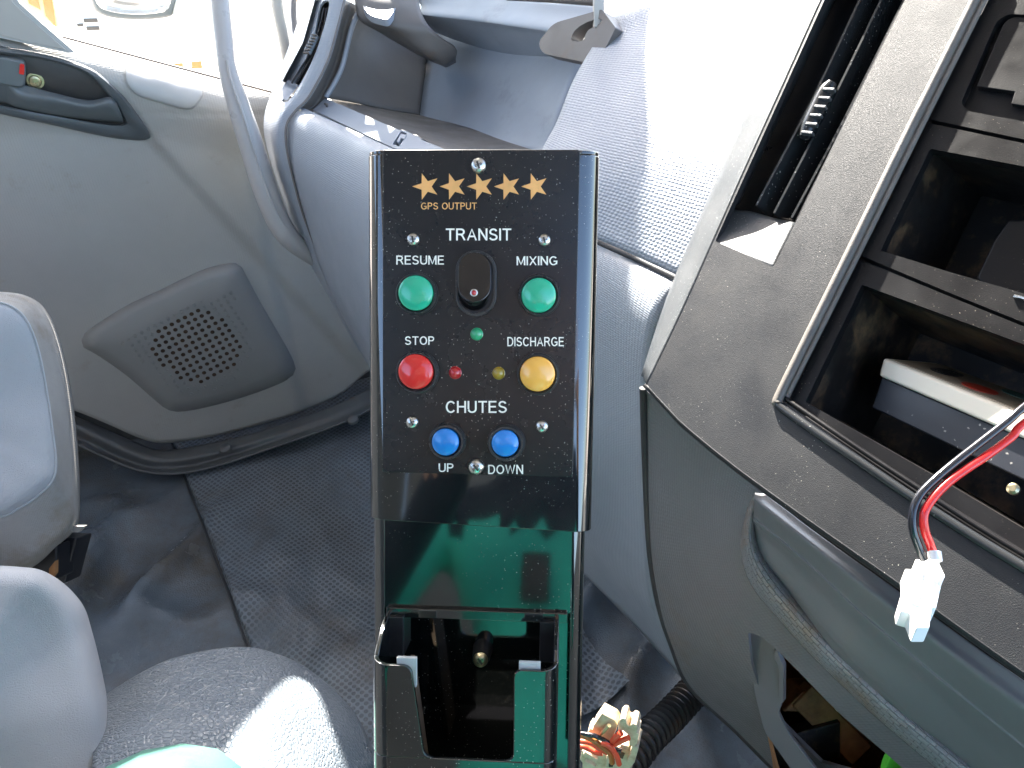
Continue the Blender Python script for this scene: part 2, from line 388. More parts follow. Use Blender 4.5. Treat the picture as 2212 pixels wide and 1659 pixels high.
M = dict(
 door=plastic('door_grey_plastic', (.385, .372, .345), .5, 'weave', .0045, .00022, coord='UV', dirt=((.25, .2, .14), .15), var=.05),
 doorledge=plastic('door_ledge_plastic', (.42, .42, .41), .42, 'fine', .0015, .0001, var=.05),
 speaker=plastic('speaker_grille_plastic', (.26, .255, .245), .5, 'fine', .0012, .0001, var=.05),
 hole=plastic('hole_dark', (.05, .028, .015), .9, var=.5, dscale=60),
 dash=plastic('dash_grey_plastic', (.30, .325, .36), .42, 'weave', .0042, .0003, coord='UV', dirt=((.2, .17, .14), .1), var=.05),
 dashbig=plastic('dash_top_plastic', (.30, .325, .37), .45, 'weave', .0058, .0007, coord='UV', var=.05),
 dashsm=plastic('dash_smooth_plastic', (.27, .29, .325), .4, 'fine', .0012, .00006, var=.05),
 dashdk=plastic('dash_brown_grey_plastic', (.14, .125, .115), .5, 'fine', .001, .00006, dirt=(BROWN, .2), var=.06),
 glove=plastic('glovebox_liner', (.29, .32, .36), .42, 'fine', .0012, .0001, dirt=((.12, .12, .13), .3), var=.1, dscale=6),
 seam=plastic('seam_rubber', (.03, .03, .032), .6),
 black=plastic('console_black_plastic', (.016, .017, .019), .50, 'leather', .0012, .00006, spec=.36, dust=((.45, .42, .36), .15, 460), dirt=((.06, .05, .04), .1), var=.2),
 blackstrip=plastic('console_edge_plastic', (.05, .055, .06), .42, 'leather', .0012, .00006, dust=((.6, .6, .56), .2, 480), var=.2),
 blacksm=plastic('vent_black_plastic', (.012, .012, .014), .35, 'fine', .001, .00005, dirt=((.08, .05, .03), .15)),
 insert=plastic('insert_black_plastic', (.006, .006, .007), .36, 'fine', .0009, .00010, spec=.22, dust=((.3, .26, .2), .15, 480), dirt=((.05, .035, .02), .03)),
 bay=plastic('bay_dark', (.012, .010, .009), .45, dirt=((.26, .16, .08), .55), dscale=17),
 trim=plastic('dusty_suntoned_trim', (.13, .115, .10), .6, 'fine', .001, .0002, dirt=((.1, .09, .08), .4), dscale=30),  # beige holds both dust and painted sun on the ridges
 trimblk=plastic('gloss_trim', (.02, .022, .024), .22, 'fine', .001, .0001, dust=((.4, .4, .38), .2, 300)),
 lower=plastic('lower_console_plastic', (.155, .150, .155), .48, 'weave', .0042, .0003, coord='UV', dirt=((.16, .10, .06), .12), var=.06),
 lid=plastic('lid_plastic', (.148, .148, .150), .42, 'fine', .0012, .0001, dirt=((.13, .11, .08), .12), var=.06),
 lip=plastic('worn_lip', (.21, .212, .22), .42, 'brick', .008, .0008, coord='UV', dirt=((.20, .125, .06), .75), dscale=16, var=.15),
 rust=plastic('rusty_inner', (.34, .16, .06), .8, 'fine', .003, .0005, dirt=((.03, .015, .01), .6), dscale=16, var=.4),
 seatf=plastic('seat_fabric', (.41, .42, .43), .9, 'fine', .0011, .0008, sheen=.1, spec=.2, var=.06),
 seats=plastic('seat_side_fabric', (.33, .315, .29), .85, 'weave', .0022, .0003, coord='UV', sheen=.0, spec=.2, dirt=((.20, .15, .09), .45), dscale=12),
 lump=plastic('armrest_leather', (.14, .165, .19), .33, 'leather', .0058, .0007, coord='UV', var=.05, dirt=((.14, .12, .1), .1)),
 mat=plastic('vinyl_mat', (.115, .138, .160), .24, 'leather', .004, .0003, dirt=((.10, .075, .05), .85), dscale=5, var=.3),
 mat2=plastic('honeycomb_mat', (.135, .158, .178), .36, 'honey', .0095, .0009, coord='UV', dirt=((.10, .07, .045), 1.0), dscale=7, var=.2),
 sill=plastic('sill_metal', (.10, .105, .105), .4, 'fine', .002, .0002, dirt=((.14, .07, .03), .3), dscale=12, var=.2),
 rail=plastic('grab_rail_plastic', (.42, .395, .38), .33, 'fine', .0012, .00005, var=.04),
 handle=plastic('handle_grey_plastic', (.12, .135, .14), .36, 'fine', .001, .00005, var=.08),
 bezel=plastic('handle_bezel_plastic', (.10, .11, .114), .42, 'fine', .001, .00005, dirt=((.16, .09, .03), .12), var=.08),
 recess=plastic('handle_recess_plastic', (.045, .042, .04), .5, dirt=((.12, .06, .02), .2), dscale=20),
 red=plastic('red_marker', (.65, .015, .01), .35),
 metal=plastic('zinc_screw', (.62, .62, .58), .28, metal=1, var=.15, dscale=60),
 metaldk=plastic('screw_slot', (.05, .045, .04), .6),
 brass=plastic('dull_brass_screw', (.50, .44, .28), .35, metal=1, var=.2, dscale=60),
 gloss=plastic('gloss_black_plastic', (.004, .006, .006), .07, spec=.6, coat=1.0, dust=((.45, .45, .4), .17, 600), rvar=.2, ior=1.6),
 face=plastic('satin_black_plate', (.008, .008, .009), .27, 'fine', .0006, .00001, dust=((.55, .53, .45), .17, 600), spec=.45, rvar=.03),
 bezb=plastic('button_bezel', (.03, .03, .03), .30, dust=((.4, .36, .3), .25, 500)),
 bgreen=plastic('green_button', (.02, .42, .24), .2, coat=.6, var=.05, dscale=40),
 bred=plastic('red_button', (.75, .025, .02), .2, coat=.6, var=.05, dscale=40),
 byel=plastic('yellow_button', (.95, .46, .08), .2, coat=.6, var=.06, dscale=40),
 bblue=plastic('blue_button', (.015, .22, .62), .2, coat=.6, var=.05, dscale=40),
 lgreen=plastic('green_lens', (.02, .33, .14), .08, coat=1), lred=plastic('red_lens', (.45, .008, .012), .08, coat=1), lyel=plastic('yellow_lens', (.32, .21, .01), .08, coat=1),
 rocker=plastic('rocker_black', (.006, .006, .007), .12, coat=.4, dust=((.4, .3, .2), .15, 400)),
 txt=plastic('cream_print', (.93, .88, .76), .5, var=.05, dscale=80),
 otxt=plastic('orange_print', (.80, .40, .13), .5, dirt=((.5, .25, .09), .3), var=.15, dscale=60),
 foam=plastic('grey_foam', (.5, .52, .5), .8, 'fine', .001, .0002),
 dusty=plastic('dusty_brown', (.16, .12, .08), .8, dirt=((.03, .02, .02), .4), dscale=40),
 cream=plastic('cream_plastic', (.78, .70, .56), .35, var=.03, dirt=((.4, .3, .2), .08)),
 boxblk=plastic('box_black', (.010, .012, .018), .42, dust=((.3, .28, .25), .18, 200)),
 label=plastic('label_paper', (.36, .29, .20), .4, var=.1),
 lblack=plastic('label_black', (.03, .025, .02), .4), lred2=plastic('label_red', (.5, .04, .015), .4), lgrn=plastic('label_green', (.12, .25, .20), .4),
 wireb=plastic('black_wire', (.012, .013, .018), .2, coat=.3), wirer=plastic('red_wire', (.75, .02, .02), .28, coat=.2), wireo=plastic('brown_wire', (.42, .14, .03), .4),
 wires=plastic('salmon_wire', (.80, .09, .04), .42),
 white=plastic('white_nylon', (.82, .82, .80), .35, var=.03),
 plug=plastic('dirty_cream_nylon', (.66, .54, .38), .5, dirt=((.30, .15, .06), .6), dscale=70, var=.2),
 hose=plastic('black_conduit', (.014, .013, .013), .45, dirt=((.10, .05, .02), .45), dscale=25),
 mint=plastic('mint_plastic', (.30, .72, .60), .35, var=.05),
 lime=plastic('lime_plastic', (.13, .60, .05), .6, var=.03),
 orange=plastic('orange_truck_paint', (.80, .14, .04), .4, var=.1, dscale=1),
 peach=plastic('dusty_peach_paint', (.80, .42, .20), .5, dirt=((.9, .85, .75), .5), var=.1, dscale=1.2),
 tyre=plastic('tyre_rubber', (.16, .14, .12), .8, 'fine', .02, .01, dirt=((.3, .25, .2), .4), dscale=14),
 mirror=plastic('mirror_chrome', (.75, .77, .78), .08, metal=1), mirrorb=plastic('mirror_shell', (.10, .12, .13), .4),
 post=plastic('grey_post', (.52, .54, .52), .5, var=.1, dscale=4, dirt=((.3, .3, .28), .3)),
 ground=plastic('pale_concrete', (.86, .74, .62), .8, 'fine', .02, .004, var=.15, dscale=.6),
 cabin=plastic('cab_trim_plastic', (.19, .195, .20), .6, var=.05),
 pillar=plastic('pillar_plastic', (.44, .43, .40), .5, 'fine', .0012, .0001, var=.05),
 cloth=plastic('teal_work_cloth', (.05, .72, .56), .85, 'fine', .0012, .0003, var=.1, sheen=.1),
 skin=plastic('skin', (.50, .30, .20), .5),
 trousers=plastic('teal_trouser_cloth', (.05, .15, .12), .85, 'fine', .0012, .0003, var=.1),
 navy=plastic('navy_work_cloth', (.012, .016, .03), .85),
 hair=plastic('dark_hair', (.03, .02, .015), .6),
 sunmask=fabric('thin_sun_mask_sheet', (.66, .70, .73), .5),  # translucent, so the added sheet also spreads soft fill light
 glass=glassy('window_glass'),
)
# ================================================================== control box on its stalk (the subject)
def c2w(x, y, z): return RX*x+UY*y-FW*z
dN = c2w(.9984, -.0174, .0584).normalized()
dU = -c2w(-.0153, -.9956, -.0926).normalized()
dZ = dN.cross(dU).normalized(); dU = dZ.cross(dN).normalized(); dR = dN
DO = P(1040, 680, .42)
DM = Matrix(((dR.x, dU.x, dZ.x, DO.x), (dR.y, dU.y, dZ.y, DO.y), (dR.z, dU.z, dZ.z, DO.z), (0, 0, 0, 1)))
DI = DM.inverted()
dev = empty('control_box', 'tall glossy black control box with coloured push buttons and an open pocket below', 'control box', DO, DM)
dpl = Plane(DO, n=dZ)
def dl(u, v, h=0.0): return DI @ dpl(u, v, h)
def dsc(u, v): return (dpl(u+1, v)-dpl(u, v)).length     # metres per px
def dplate(name, outline, mat, parent=dev, holes=(), h=0., depth=.003, bev=.0006, bseg=2):
    return plate(name, [dl(u, v, h) for u, v in outline], [[dl(u, v, h) for u, v in H] for H in holes], Vector((0, 0, 1)), depth, mat, parent, bev, bseg, local=True)
def extr(name, prof, b0, b1, mat, parent=dev, bev=0.0006, slope=0.0):
    """profile [(a, h)] extruded along the local up axis from b0 to b1"""
    n = len(prof)
    vs_ = [Vector((a, b0+slope*a, h)) for a, h in prof]+[Vector((a, b1, h)) for a, h in prof]
    f = [(i, (i+1) % n, (i+1) % n+n, i+n) for i in range(n)]+[tuple(range(n, 2*n)), tuple(reversed(range(n)))]
    o = mk(name, vs_, f, mat, parent, False, None, True)
    bm = bmesh.new(); bm.from_mesh(o.data); bmesh.ops.recalc_face_normals(bm, faces=bm.faces); bm.to_mesh(o.data); bm.free()
    if bev:
        q = o.modifiers.new('Bevel', 'BEVEL'); q.width = bev; q.segments = 2; q.limit_method = 'ANGLE'; q.angle_limit = math.radians(50); q.harden_normals = True
        o.data.polygons.foreach_set('use_smooth', [True]*len(o.data.polygons))
    return o
def arc2(cx, cy, r, a0, a1, n=8):
    return [(cx+r*math.cos(math.radians(a0+(a1-a0)*k/n)), cy+r*math.sin(math.radians(a0+(a1-a0)*k/n))) for k in range(n+1)]
def chan(aL, aR, hf, hb, r, wall):
    """closed wall profile of a rectangular tube with rounded front corners, open at the back"""
    o = [(aL, hb)]+[(aL, hf-r)]+arc2(aL+r, hf-r, r, 180, 90)[1:]+arc2(aR-r, hf-r, r, 90, 0)+[(aR, hb)]
    i = [(aR-wall, hb)]+arc2(aR-r, hf-r, r-wall, 0, 90)+arc2(aL+r, hf-r, r-wall, 90, 180)+[(aL+wall, hb)]
    return o+i
# upper sleeve
aL, aR = dl(799, 700, -.012).x, dl(1286.5, 700, -.012).x
bT, bB = dl(1040, 333, -.003).y, dl(1040, 1137, -.003).y
extr('sleeve', chan(aL, aR, -.0030, -.050, .0095, .0022), bB, bT, M['gloss'], slope=-.035, bev=.0005)
# end cap under the face plate, a hair lower than the sleeve's top
extr('end_cap', [(aL+.0006, -.046), (aR-.0006, -.046), (aR-.0006, -.013)]+arc2(aR-.0095, -.0126, .0092, 0, 90)+arc2(aL+.0095, -.0126, .0092, 90, 180)+[(aL+.0006, -.013)], bT+.0001, bT+.0022, M['gloss'], bev=.0005)
# face plate
dplate('face_plate', rnd([(826.5, 323), (1253, 323), (1237.5, 1031), (826.5, 1020)], [7, 7, 2, 2], 4), M['face'], h=0, depth=.0029, bev=.0008, bseg=3)
# lower blank front between the plate and the sleeve's rim
# inner body: a slightly narrower tube
bL, bR = aL+.0019, aR-.0034
bBot = dl(1040, 1760, 0).y
bLedge = dl(1030, 1318, -.006).y
extr('body_side', [(bL, -.048), (bL, -.013), (bL+.0008, -.0085), (bL+.0030, -.0062), (bL+.0075, -.0055), (bL+.0075, -.0078), (bL+.0024, -.0085), (bL+.0024, -.048)], bBot, bB+.01, M['gloss'], bev=.0003)
extr('body_side', [(bR, -.048), (bR, -.013), (bR-.0008, -.0085), (bR-.0030, -.0062), (bR-.0075, -.0055), (bR-.0075, -.0078), (bR-.0024, -.0085), (bR-.0024, -.048)], bBot, bB+.01, M['gloss'], bev=.0003)
extr('front_panel', [(bL+.007, -.0078), (bR-.007, -.0078), (bR-.007, -.0057), (bL+.007, -.0057)], bLedge, bB+.01, M['gloss'], bev=.0002)
extr('back_panel', [(bL+.002, -.048), (bR-.002, -.048), (bR-.002, -.0455), (bL+.002, -.0455)], bBot, bLedge+.02, M['gloss'], bev=.0002)
# ledge lip across, where the pocket starts
extr('ledge', [(bL+.009, -.0057), (bR-.009, -.0057), (bR-.009, -.0025), (bL+.009, -.0025)], bLedge-.0045, bLedge+.001, M['gloss'], bev=.0005)
# pocket: two swept side cheeks and a slotted front plate
pf = .034
qL, qR = dl(808, 1420, pf-.008).x, dl(1207, 1412, pf-.008).x
bRim = dl(1000, 1443, pf).y; bBk = dl(1000, 1334, 0).y
def cheek(s, x0):
    """side wall of the pocket, its top edge sloping down to the front"""
    pts = [(-.044, bBk+.001), (.0, bBk), (.010, bBk-.0015), (pf-.012, bRim+.0045), (pf-.0080, bRim+.0018), (pf-.0080, bBot), (-.044, bBot)]
    wall = .0026*s
    n = len(pts); vs_ = [Vector((x0, b, h)) for h, b in pts]+[Vector((x0+wall, b, h)) for h, b in pts]
    f = [tuple(range(n)), tuple(reversed(range(n, 2*n)))]+[(i, (i+1) % n, (i+1) % n+n, i+n) for i in range(n)]
    o = mk('pocket_side', vs_, f, M['gloss'], dev, False, None, True)
    bm = bmesh.new(); bm.from_mesh(o.data); bmesh.ops.recalc_face_normals(bm, faces=bm.faces); bm.to_mesh(o.data); bm.free()
    q = o.modifiers.new('Bevel', 'BEVEL'); q.width = .0007; q.segments = 2; q.harden_normals = True; q.limit_method = 'ANGLE'
    o.data.polygons.foreach_set('use_smooth', [True]*len(o.data.polygons))
    return o
cheek(1, qL); cheek(-1, qR)
# slotted front with rounded vertical corners: built as a bent sheet
def front_sheet():
    r = .0080; W = qR-qL; wall = .0026
    # developed coordinate s along the front, from left cheek to right cheek
    arc = math.pi/2*r
    flat = W-2*r; S = flat+2*arc
    def pt(s, b, off):
        if s < arc:
            a = math.pi-s/r; return Vector((qL+r+(r-off)*math.cos(a), b, pf-r+(r-off)*math.sin(a)))
        if s > arc+flat:
            a = math.pi/2-(s-arc-flat)/r; return Vector((qR-r+(r-off)*math.cos(a), b, pf-r+(r-off)*math.sin(a)))
        return Vector((qL+r+s-arc, b, pf-off))
    sl0 = arc+(dl(888, 1460, pf).x-qL-r); sl1 = arc+(dl(1110, 1460, pf).x-qL-r)
    s20 = arc+(dl(917, 1630, pf).x-qL-r); s21 = arc+(dl(1109, 1630, pf).x-qL-r)
    bS = dl(1010, 1642, pf).y
    rr = .0045
    # left wing, right wing columns follow the slot's edge; bottom band below
    def rim(s): return bRim+.0018*(1-min(1, s/arc)) if s < arc else (bRim+.0018*min(1, (s-arc-flat)/arc) if s > arc+flat else bRim)
    def edge(b, side):   # slot edge s at height b
        k = min(1, max(0, (bRim-b)/(bRim-bS))); e = (sl0+(s20-sl0)*k) if side == 0 else (sl1+(s21-sl1)*min(1, k*1.0))
        d = bRim-b
        if d < rr: e += (-1 if side == 0 else 1)*(rr-math.sqrt(max(0, rr*rr-(rr-d)**2)))
        d2 = b-bS
        if d2 < rr: e += (1 if side == 0 else -1)*(rr-math.sqrt(max(0, rr*rr-(rr-max(0, d2))**2)))
        return e
    ys = [bRim-rr*k/5 for k in range(6)]+[bRim-rr-(bRim-bS-2*rr)*k/8 for k in range(1, 9)]+[bS+rr*(1-k/5) for k in range(1, 6)]
    vs_ = []; f = []
    def sheet(fn, rows, cols):
        base = len(vs_); nr = len(rows)
        for off in (0, wall):
            for b in rows:
                for c in range(cols+1): vs_.append(pt(*fn(c/cols, b), off))
        st = nr*(cols+1)
        for i in range(nr-1):
            for c in range(cols):
                a = base+i*(cols+1)+c
                f.append((a, a+1, a+cols+2, a+cols+1)); f.append((a+st, a+st+cols+1, a+st+cols+2, a+st+1))
        for c in range(cols):
            a = base+c; f.append((a, a+st, a+st+1, a+1)); a = base+(nr-1)*(cols+1)+c; f.append((a, a+1, a+st+1, a+st))
        for i in range(nr-1):
            a = base+i*(cols+1); f.append((a, a+cols+1, a+cols+1+st, a+st)); a += cols; f.append((a, a+st, a+cols+1+st, a+cols+1))
    def L_(k, b): s = edge(b, 0)*k; return (s, b+(rim(s)-bRim)*max(0, 1-(bRim-b)/.01))
    def R_(k, b): e = edge(b, 1); s = e+(S-e)*k; return (s, b+(rim(s)-bRim)*max(0, 1-(bRim-b)/.01))
    sheet(L_, ys, 14); sheet(R_, ys, 14)
    sheet(lambda k, b: (S*k, b), [bS, (bS+bBot)/2, bBot], 40)
    o = mk('pocket_front', vs_, f, M['gloss'], dev, True, None, True)
    bm = bmesh.new(); bm.from_mesh(o.data); bmesh.ops.remove_doubles(bm, verts=bm.verts, dist=2e-6); bmesh.ops.recalc_face_normals(bm, faces=bm.faces); bm.to_mesh(o.data); bm.free()
    autosmooth(o, 50)
    q = o.modifiers.new('Bevel', 'BEVEL'); q.width = .0005; q.segments = 2; q.limit_method = 'ANGLE'; q.angle_limit = math.radians(55); q.harden_normals = True
    return o
front_sheet()
for ul, ur in ((858, 901), (1121, 1168)):       # foam pads on the inside of the front's shoulders
    c = (dl(ul, 1430, pf-.0045)+dl(ur, 1430, pf-.0045))/2; hw = (dl(ur, 1430, pf).x-dl(ul, 1430, pf).x)/2
    box('foam_pad', Vector((c.x, bRim-.005, pf-.0042)), Vector((hw, 0, 0)), Vector((0, .0078, 0)), Vector((0, 0, .0014)), M['foam'], dev, .0003, True)
# strips of old glue and dust inside
box('dusty_divider', Vector((dl(905, 1500, .0).x, (bRim+bBot)/2-.01, .002)), Vector((.0012, 0, 0)), Vector((-.006, .045, 0)), Vector((0, 0, .016)), M['dusty'], dev, 0, True)
# far end block of the pocket floor
box('pocket_floor', Vector(((qL+qR)/2, bBot-.002, -.004)), Vector(((qR-qL)/2-.003, 0, 0)), Vector((0, .002, 0)), Vector((0, 0, .036)), M['blacksm'], dev, 0, True)
for s, x in ((1, qL+.006), (-1, qR-.006)):
    box('corner_block', Vector((x, bBk-.0125, -.011)), Vector((.0045, 0, 0)), Vector((0, .0115, 0)), Vector((0, 0, .011)), M['blacksm'], dev, .0005, True)

def screw(u, v, rpx, h0=0., rot=0., mat='metal', parent=dev, slot=False, pos=None, name='screw', head='pan'):
    p = pos or dl(u, v, h0); r = rpx*dsc(u, v)
    hd = lathe(name, [(r, 0), (r, r*.18), (r*.92, r*.42), (r*.72, r*.58), (r*.4, r*.66), (0, r*.68)], M[mat], parent, p, seg=28)
    # cross recess: dark star-shaped plate as painted shade, standing a hair proud of the head's flat centre
    pts = []
    for k in range(4):
        a = rot+k*math.pi/2
        for da, q in ((-.30, .50), (.30, .50), (math.pi/4, .17)):
            pts.append((p+Vector((math.cos(a+da)*r*q, math.sin(a+da)*r*q, r*.70 if True else 0))))
    plate('cross_recess_shade', pts, [], Vector((0, 0, 1)), r*.10, M['metaldk'], hd, 0, local=True).location = (0, 0, 0)
    for k in range(4):      # bright metal slivers laid on as painted glints
        a = rot+k*math.pi/2
        c = p+Vector((math.cos(a)*r*.26, math.sin(a)*r*.26, r*.705))
        d = Vector((math.cos(a), math.sin(a), 0)); e = Vector((-d.y, d.x, 0))
        if k % 2 == 0: box('recess_glint', c, d*r*.12, e*r*.045, Vector((0, 0, r*.02)), M[mat], hd, 0, True)
    if slot:
        d = Vector((math.cos(rot+.5), math.sin(rot+.5), 0)); e = Vector((-d.y, d.x, 0))
        for s in (-1, 1): box('slot', p+d*s*r*.74+Vector((0, 0, r*.52)), d*r*.22, e*r*.055, Vector((0, 0, r*.09)), M['metaldk'], hd, 0, True)
    return hd
screw(1034, 358, 16.5, rot=.35); screw(893, 517.5, 13.7, rot=.15, slot=True); screw(1176, 519, 13.4, rot=.3, slot=True)
screw(891, 912, 13.4, rot=.5); screw(1170.5, 921, 13.4, rot=.6); screw(1029, 1008, 17.2, rot=.75)
screw(1038, 1424, 17.5, rot=.6, mat='brass', pos=dl(1038, 1424, -.030))
lathe('screw_boss', [(.0062, -.0455), (.0050, -.030), (0, -.030)], M['blacksm'], dev, Vector((dl(1038, 1424, -.030).x, dl(1038, 1424, -.030).y, 0)), seg=20)

def button(u, v, rc, rb, mat, label, bu=None, bv=None, hb=.0032, hc=.0052, recessed=False):
    s = dsc(u, v); c = dl(bu or u, bv or v, 0.0)
    root = lathe('push_button', [(rb*s, -.0001), (rb*s, .0012), (rb*s*.97, .0018), (rb*s*.93, hb*.8), (rb*s*.90, hb), ((rc+3.2)*s, hb), ((rc+1.4)*s, hb*.86), ((rc+1.2)*s, .0004), (0, .0004)], M['bezb'], dev, c, seg=48)
    tag(root, label)
    p = dl(u, v, hb)
    R_ = rc*s
    dome = [(R_, -.004), (R_, 0)]+[(R_*math.cos(a), (hc-hb)*math.sin(a)) for a in (math.pi/2*k/10 for k in range(1, 11))]
    dome[-1] = (0, hc-hb)
    cc = lathe('cap', dome, M[mat], root, Vector((p.x, p.y, hb)), seg=48)
    cc.matrix_parent_inverse = Matrix.Identity(4)
    lathe('bezel_ring', [(rb*s*.985, .0014), (rb*s*.985, .0021), (rb*s*.955, .0021), (rb*s*.955, .0014)], M['trimblk'], root, c, seg=48)
    return root
button(898, 633, 37.3, 46.5, 'bgreen', 'green push button under RESUME', 901, 635, .0042, .0066)
button(1163.5, 638, 37.3, 46.5, 'bgreen', 'green push button under MIXING', 1165, 638, .0042, .0072)
button(898, 803, 37.3, 47, 'bred', 'red push button under STOP', 902, 804, .0042, .0066)
button(1161, 808, 37.7, 46.5, 'byel', 'yellow push button under DISCHARGE', 1162, 808, .0042, .0072)
button(962, 955, 29, 40.5, 'bblue', 'blue push button above UP', 967, 952, .0055, .0078)
button(1091, 957.5, 29, 41, 'bblue', 'blue push button above DOWN', 1094, 955, .0055, .0078)
def led(u, v, mat, name='indicator_light'):
    s = dsc(u, v); r = 12.3*s; p = dl(u, v, 0)
    o = lathe(name, [(r*1.12, -.0001), (r*1.12, .0004), (r, .0006)]+[(r*math.cos(a), .0008+r*.75*math.sin(a)) for a in (math.pi/2*k/8 for k in range(9))], M[mat], dev, p, seg=28)
led(1030, 721.5, 'lgreen'); led(983.5, 805, 'lred'); led(1077.5, 806, 'lyel')
# rocker switch: oval bezel, tilted oval paddle with a tiny red light
def oval(cx, cy, w, h, n=14):
    r = w/2; return [(cx+r*math.cos(a), cy-(h/2-r)-r*math.sin(a)) for a in (math.pi*k/n for k in range(n+1))]+[(cx-r*math.cos(a), cy+(h/2-r)+r*math.sin(a)) for a in (math.pi*k/n for k in range(n+1))]
rk = dplate('rocker_switch', oval(1028, 612, 88, 143), M['bezb'], holes=[oval(1027, 611, 76, 130)], h=.0026, depth=.0026, bev=.0009, bseg=3)
well = dplate('switch_well', oval(1027, 611, 77, 131), M['blacksm'], parent=rk, h=.0004, depth=.0004, bev=0)
pad = oval(1024.5, 599, 72, 108); n_ = len(pad); topv = []
for (u, v), hh in zip(pad, [0]*n_):
    k = (v-545)/108.; h = .0030+.0052*max(0, k)**1.3; topv.append(dl(u, v, h))
botv = [Vector((dl(u*0.97+31, 545+(v-545)*1.16, .0005).x, dl(u, 545+(v-545)*1.17, .0005).y, .0005)) for u, v in pad]
ctr = sum(topv, Vector())/n_
vs_ = topv+botv+[ctr]
f_ = [(i, (i+1) % n_, n_+(i+1) % n_, n_+i) for i in range(n_)]+[(i, (i+1) % n_, 2*n_) for i in range(n_)]
pd = mk('paddle', vs_, f_, M['rocker'], rk, True, None, True)
bm = bmesh.new(); bm.from_mesh(pd.data); bmesh.ops.recalc_face_normals(bm, faces=bm.faces)
bm.to_mesh(pd.data); bm.free(); autosmooth(pd, 35)
q = pd.modifiers.new('Bevel', 'BEVEL'); q.width = .0006; q.segments = 3; q.limit_method = 'ANGLE'; q.angle_limit = math.radians(35); q.harden_normals = True
lp = dl(1024, 632.5, .0073)
lathe('switch_light_rim', [(.0020, -.001), (.0020, .0003), (.0015, .0004)], M['metal'], rk, lp, seg=20)
lathe('switch_light', [(.0015, 0), (.0013, .0008), (.0007, .0012), (0, .0013)], M['lred'], rk, lp, seg=20)
# print on the plate
GL = {}
def _arc(cx, cy, rx, ry, a0, a1, n=10): return [(cx+rx*math.cos(math.radians(a0+(a1-a0)*k/n)), cy+ry*math.sin(math.radians(a0+(a1-a0)*k/n))) for k in range(n+1)]
T_ = .065
GL['I'] = (.13, [[(.065, 0), (.065, 1)]])
GL['T'] = (.66, [[(0, .935), (.66, .935)], [(.33, 0), (.33, .9)]])
GL['U'] = (.68, [[(.065, 1), (.065, .32)]+_arc(.34, .33, .275, .27, 180, 360, 12)+[(.615, 1)]])
GL['P'] = (.62, [[(.065, 0), (.065, 1)], [(.065, .935), (.36, .935)]+_arc(.36, .71, .195, .225, 90, -90, 10)+[(.065, .485)]])
GL['R'] = (.70, [[(.065, 0), (.065, 1)], [(.065, .935), (.38, .935)]+_arc(.38, .72, .20, .215, 90, -90, 10)+[(.065, .505)], [(.34, .50), (.45, .42), (.65, 0)]])
GL['A'] = (.74, [[(.05, 0), (.37, .985), (.69, 0)], [(.17, .34), (.57, .34)]])
GL['N'] = (.68, [[(.065, 0), (.065, 1)], [(.09, .93), (.59, .07)], [(.615, 0), (.615, 1)]])
GL['E'] = (.60, [[(.065, 0), (.065, 1)], [(.065, .935), (.59, .935)], [(.065, .52), (.55, .52)], [(.065, .065), (.60, .065)]])
GL['M'] = (.80, [[(.065, 0), (.065, 1)], [(.10, .93), (.40, .06), (.70, .93)], [(.735, 0), (.735, 1)]])
GL['X'] = (.68, [[(.06, 0), (.62, 1)], [(.06, 1), (.62, 0)]])
GL['W'] = (.98, [[(.05, 1), (.26, .04), (.49, .93), (.72, .04), (.93, 1)]])
GL['H'] = (.68, [[(.065, 0), (.065, 1)], [(.615, 0), (.615, 1)], [(.065, .52), (.615, .52)]])
GL['D'] = (.70, [[(.065, 0), (.065, 1)], [(.065, .935), (.32, .935)]+_arc(.32, .5, .315, .435, 90, -90, 14)+[(.065, .065)]])
GL['O'] = (.78, [_arc(.39, .5, .325, .435, 90, 450, 26)])
GL['C'] = (.72, [_arc(.38, .5, .315, .435, 38, 322, 20)])
GL['G'] = (.77, [_arc(.39, .5, .325, .435, 42, 325, 20)+[(.69, .20), (.69, .45), (.40, .45)]])
GL['S'] = (.66, [_arc(.33, .715, .235, .22, 15, 180, 10)+[(.11, .62), (.20, .54), (.46, .46), (.56, .37)]+_arc(.33, .285, .26, .22, 0, -165, 10)])
GL[' '] = (.28, [])
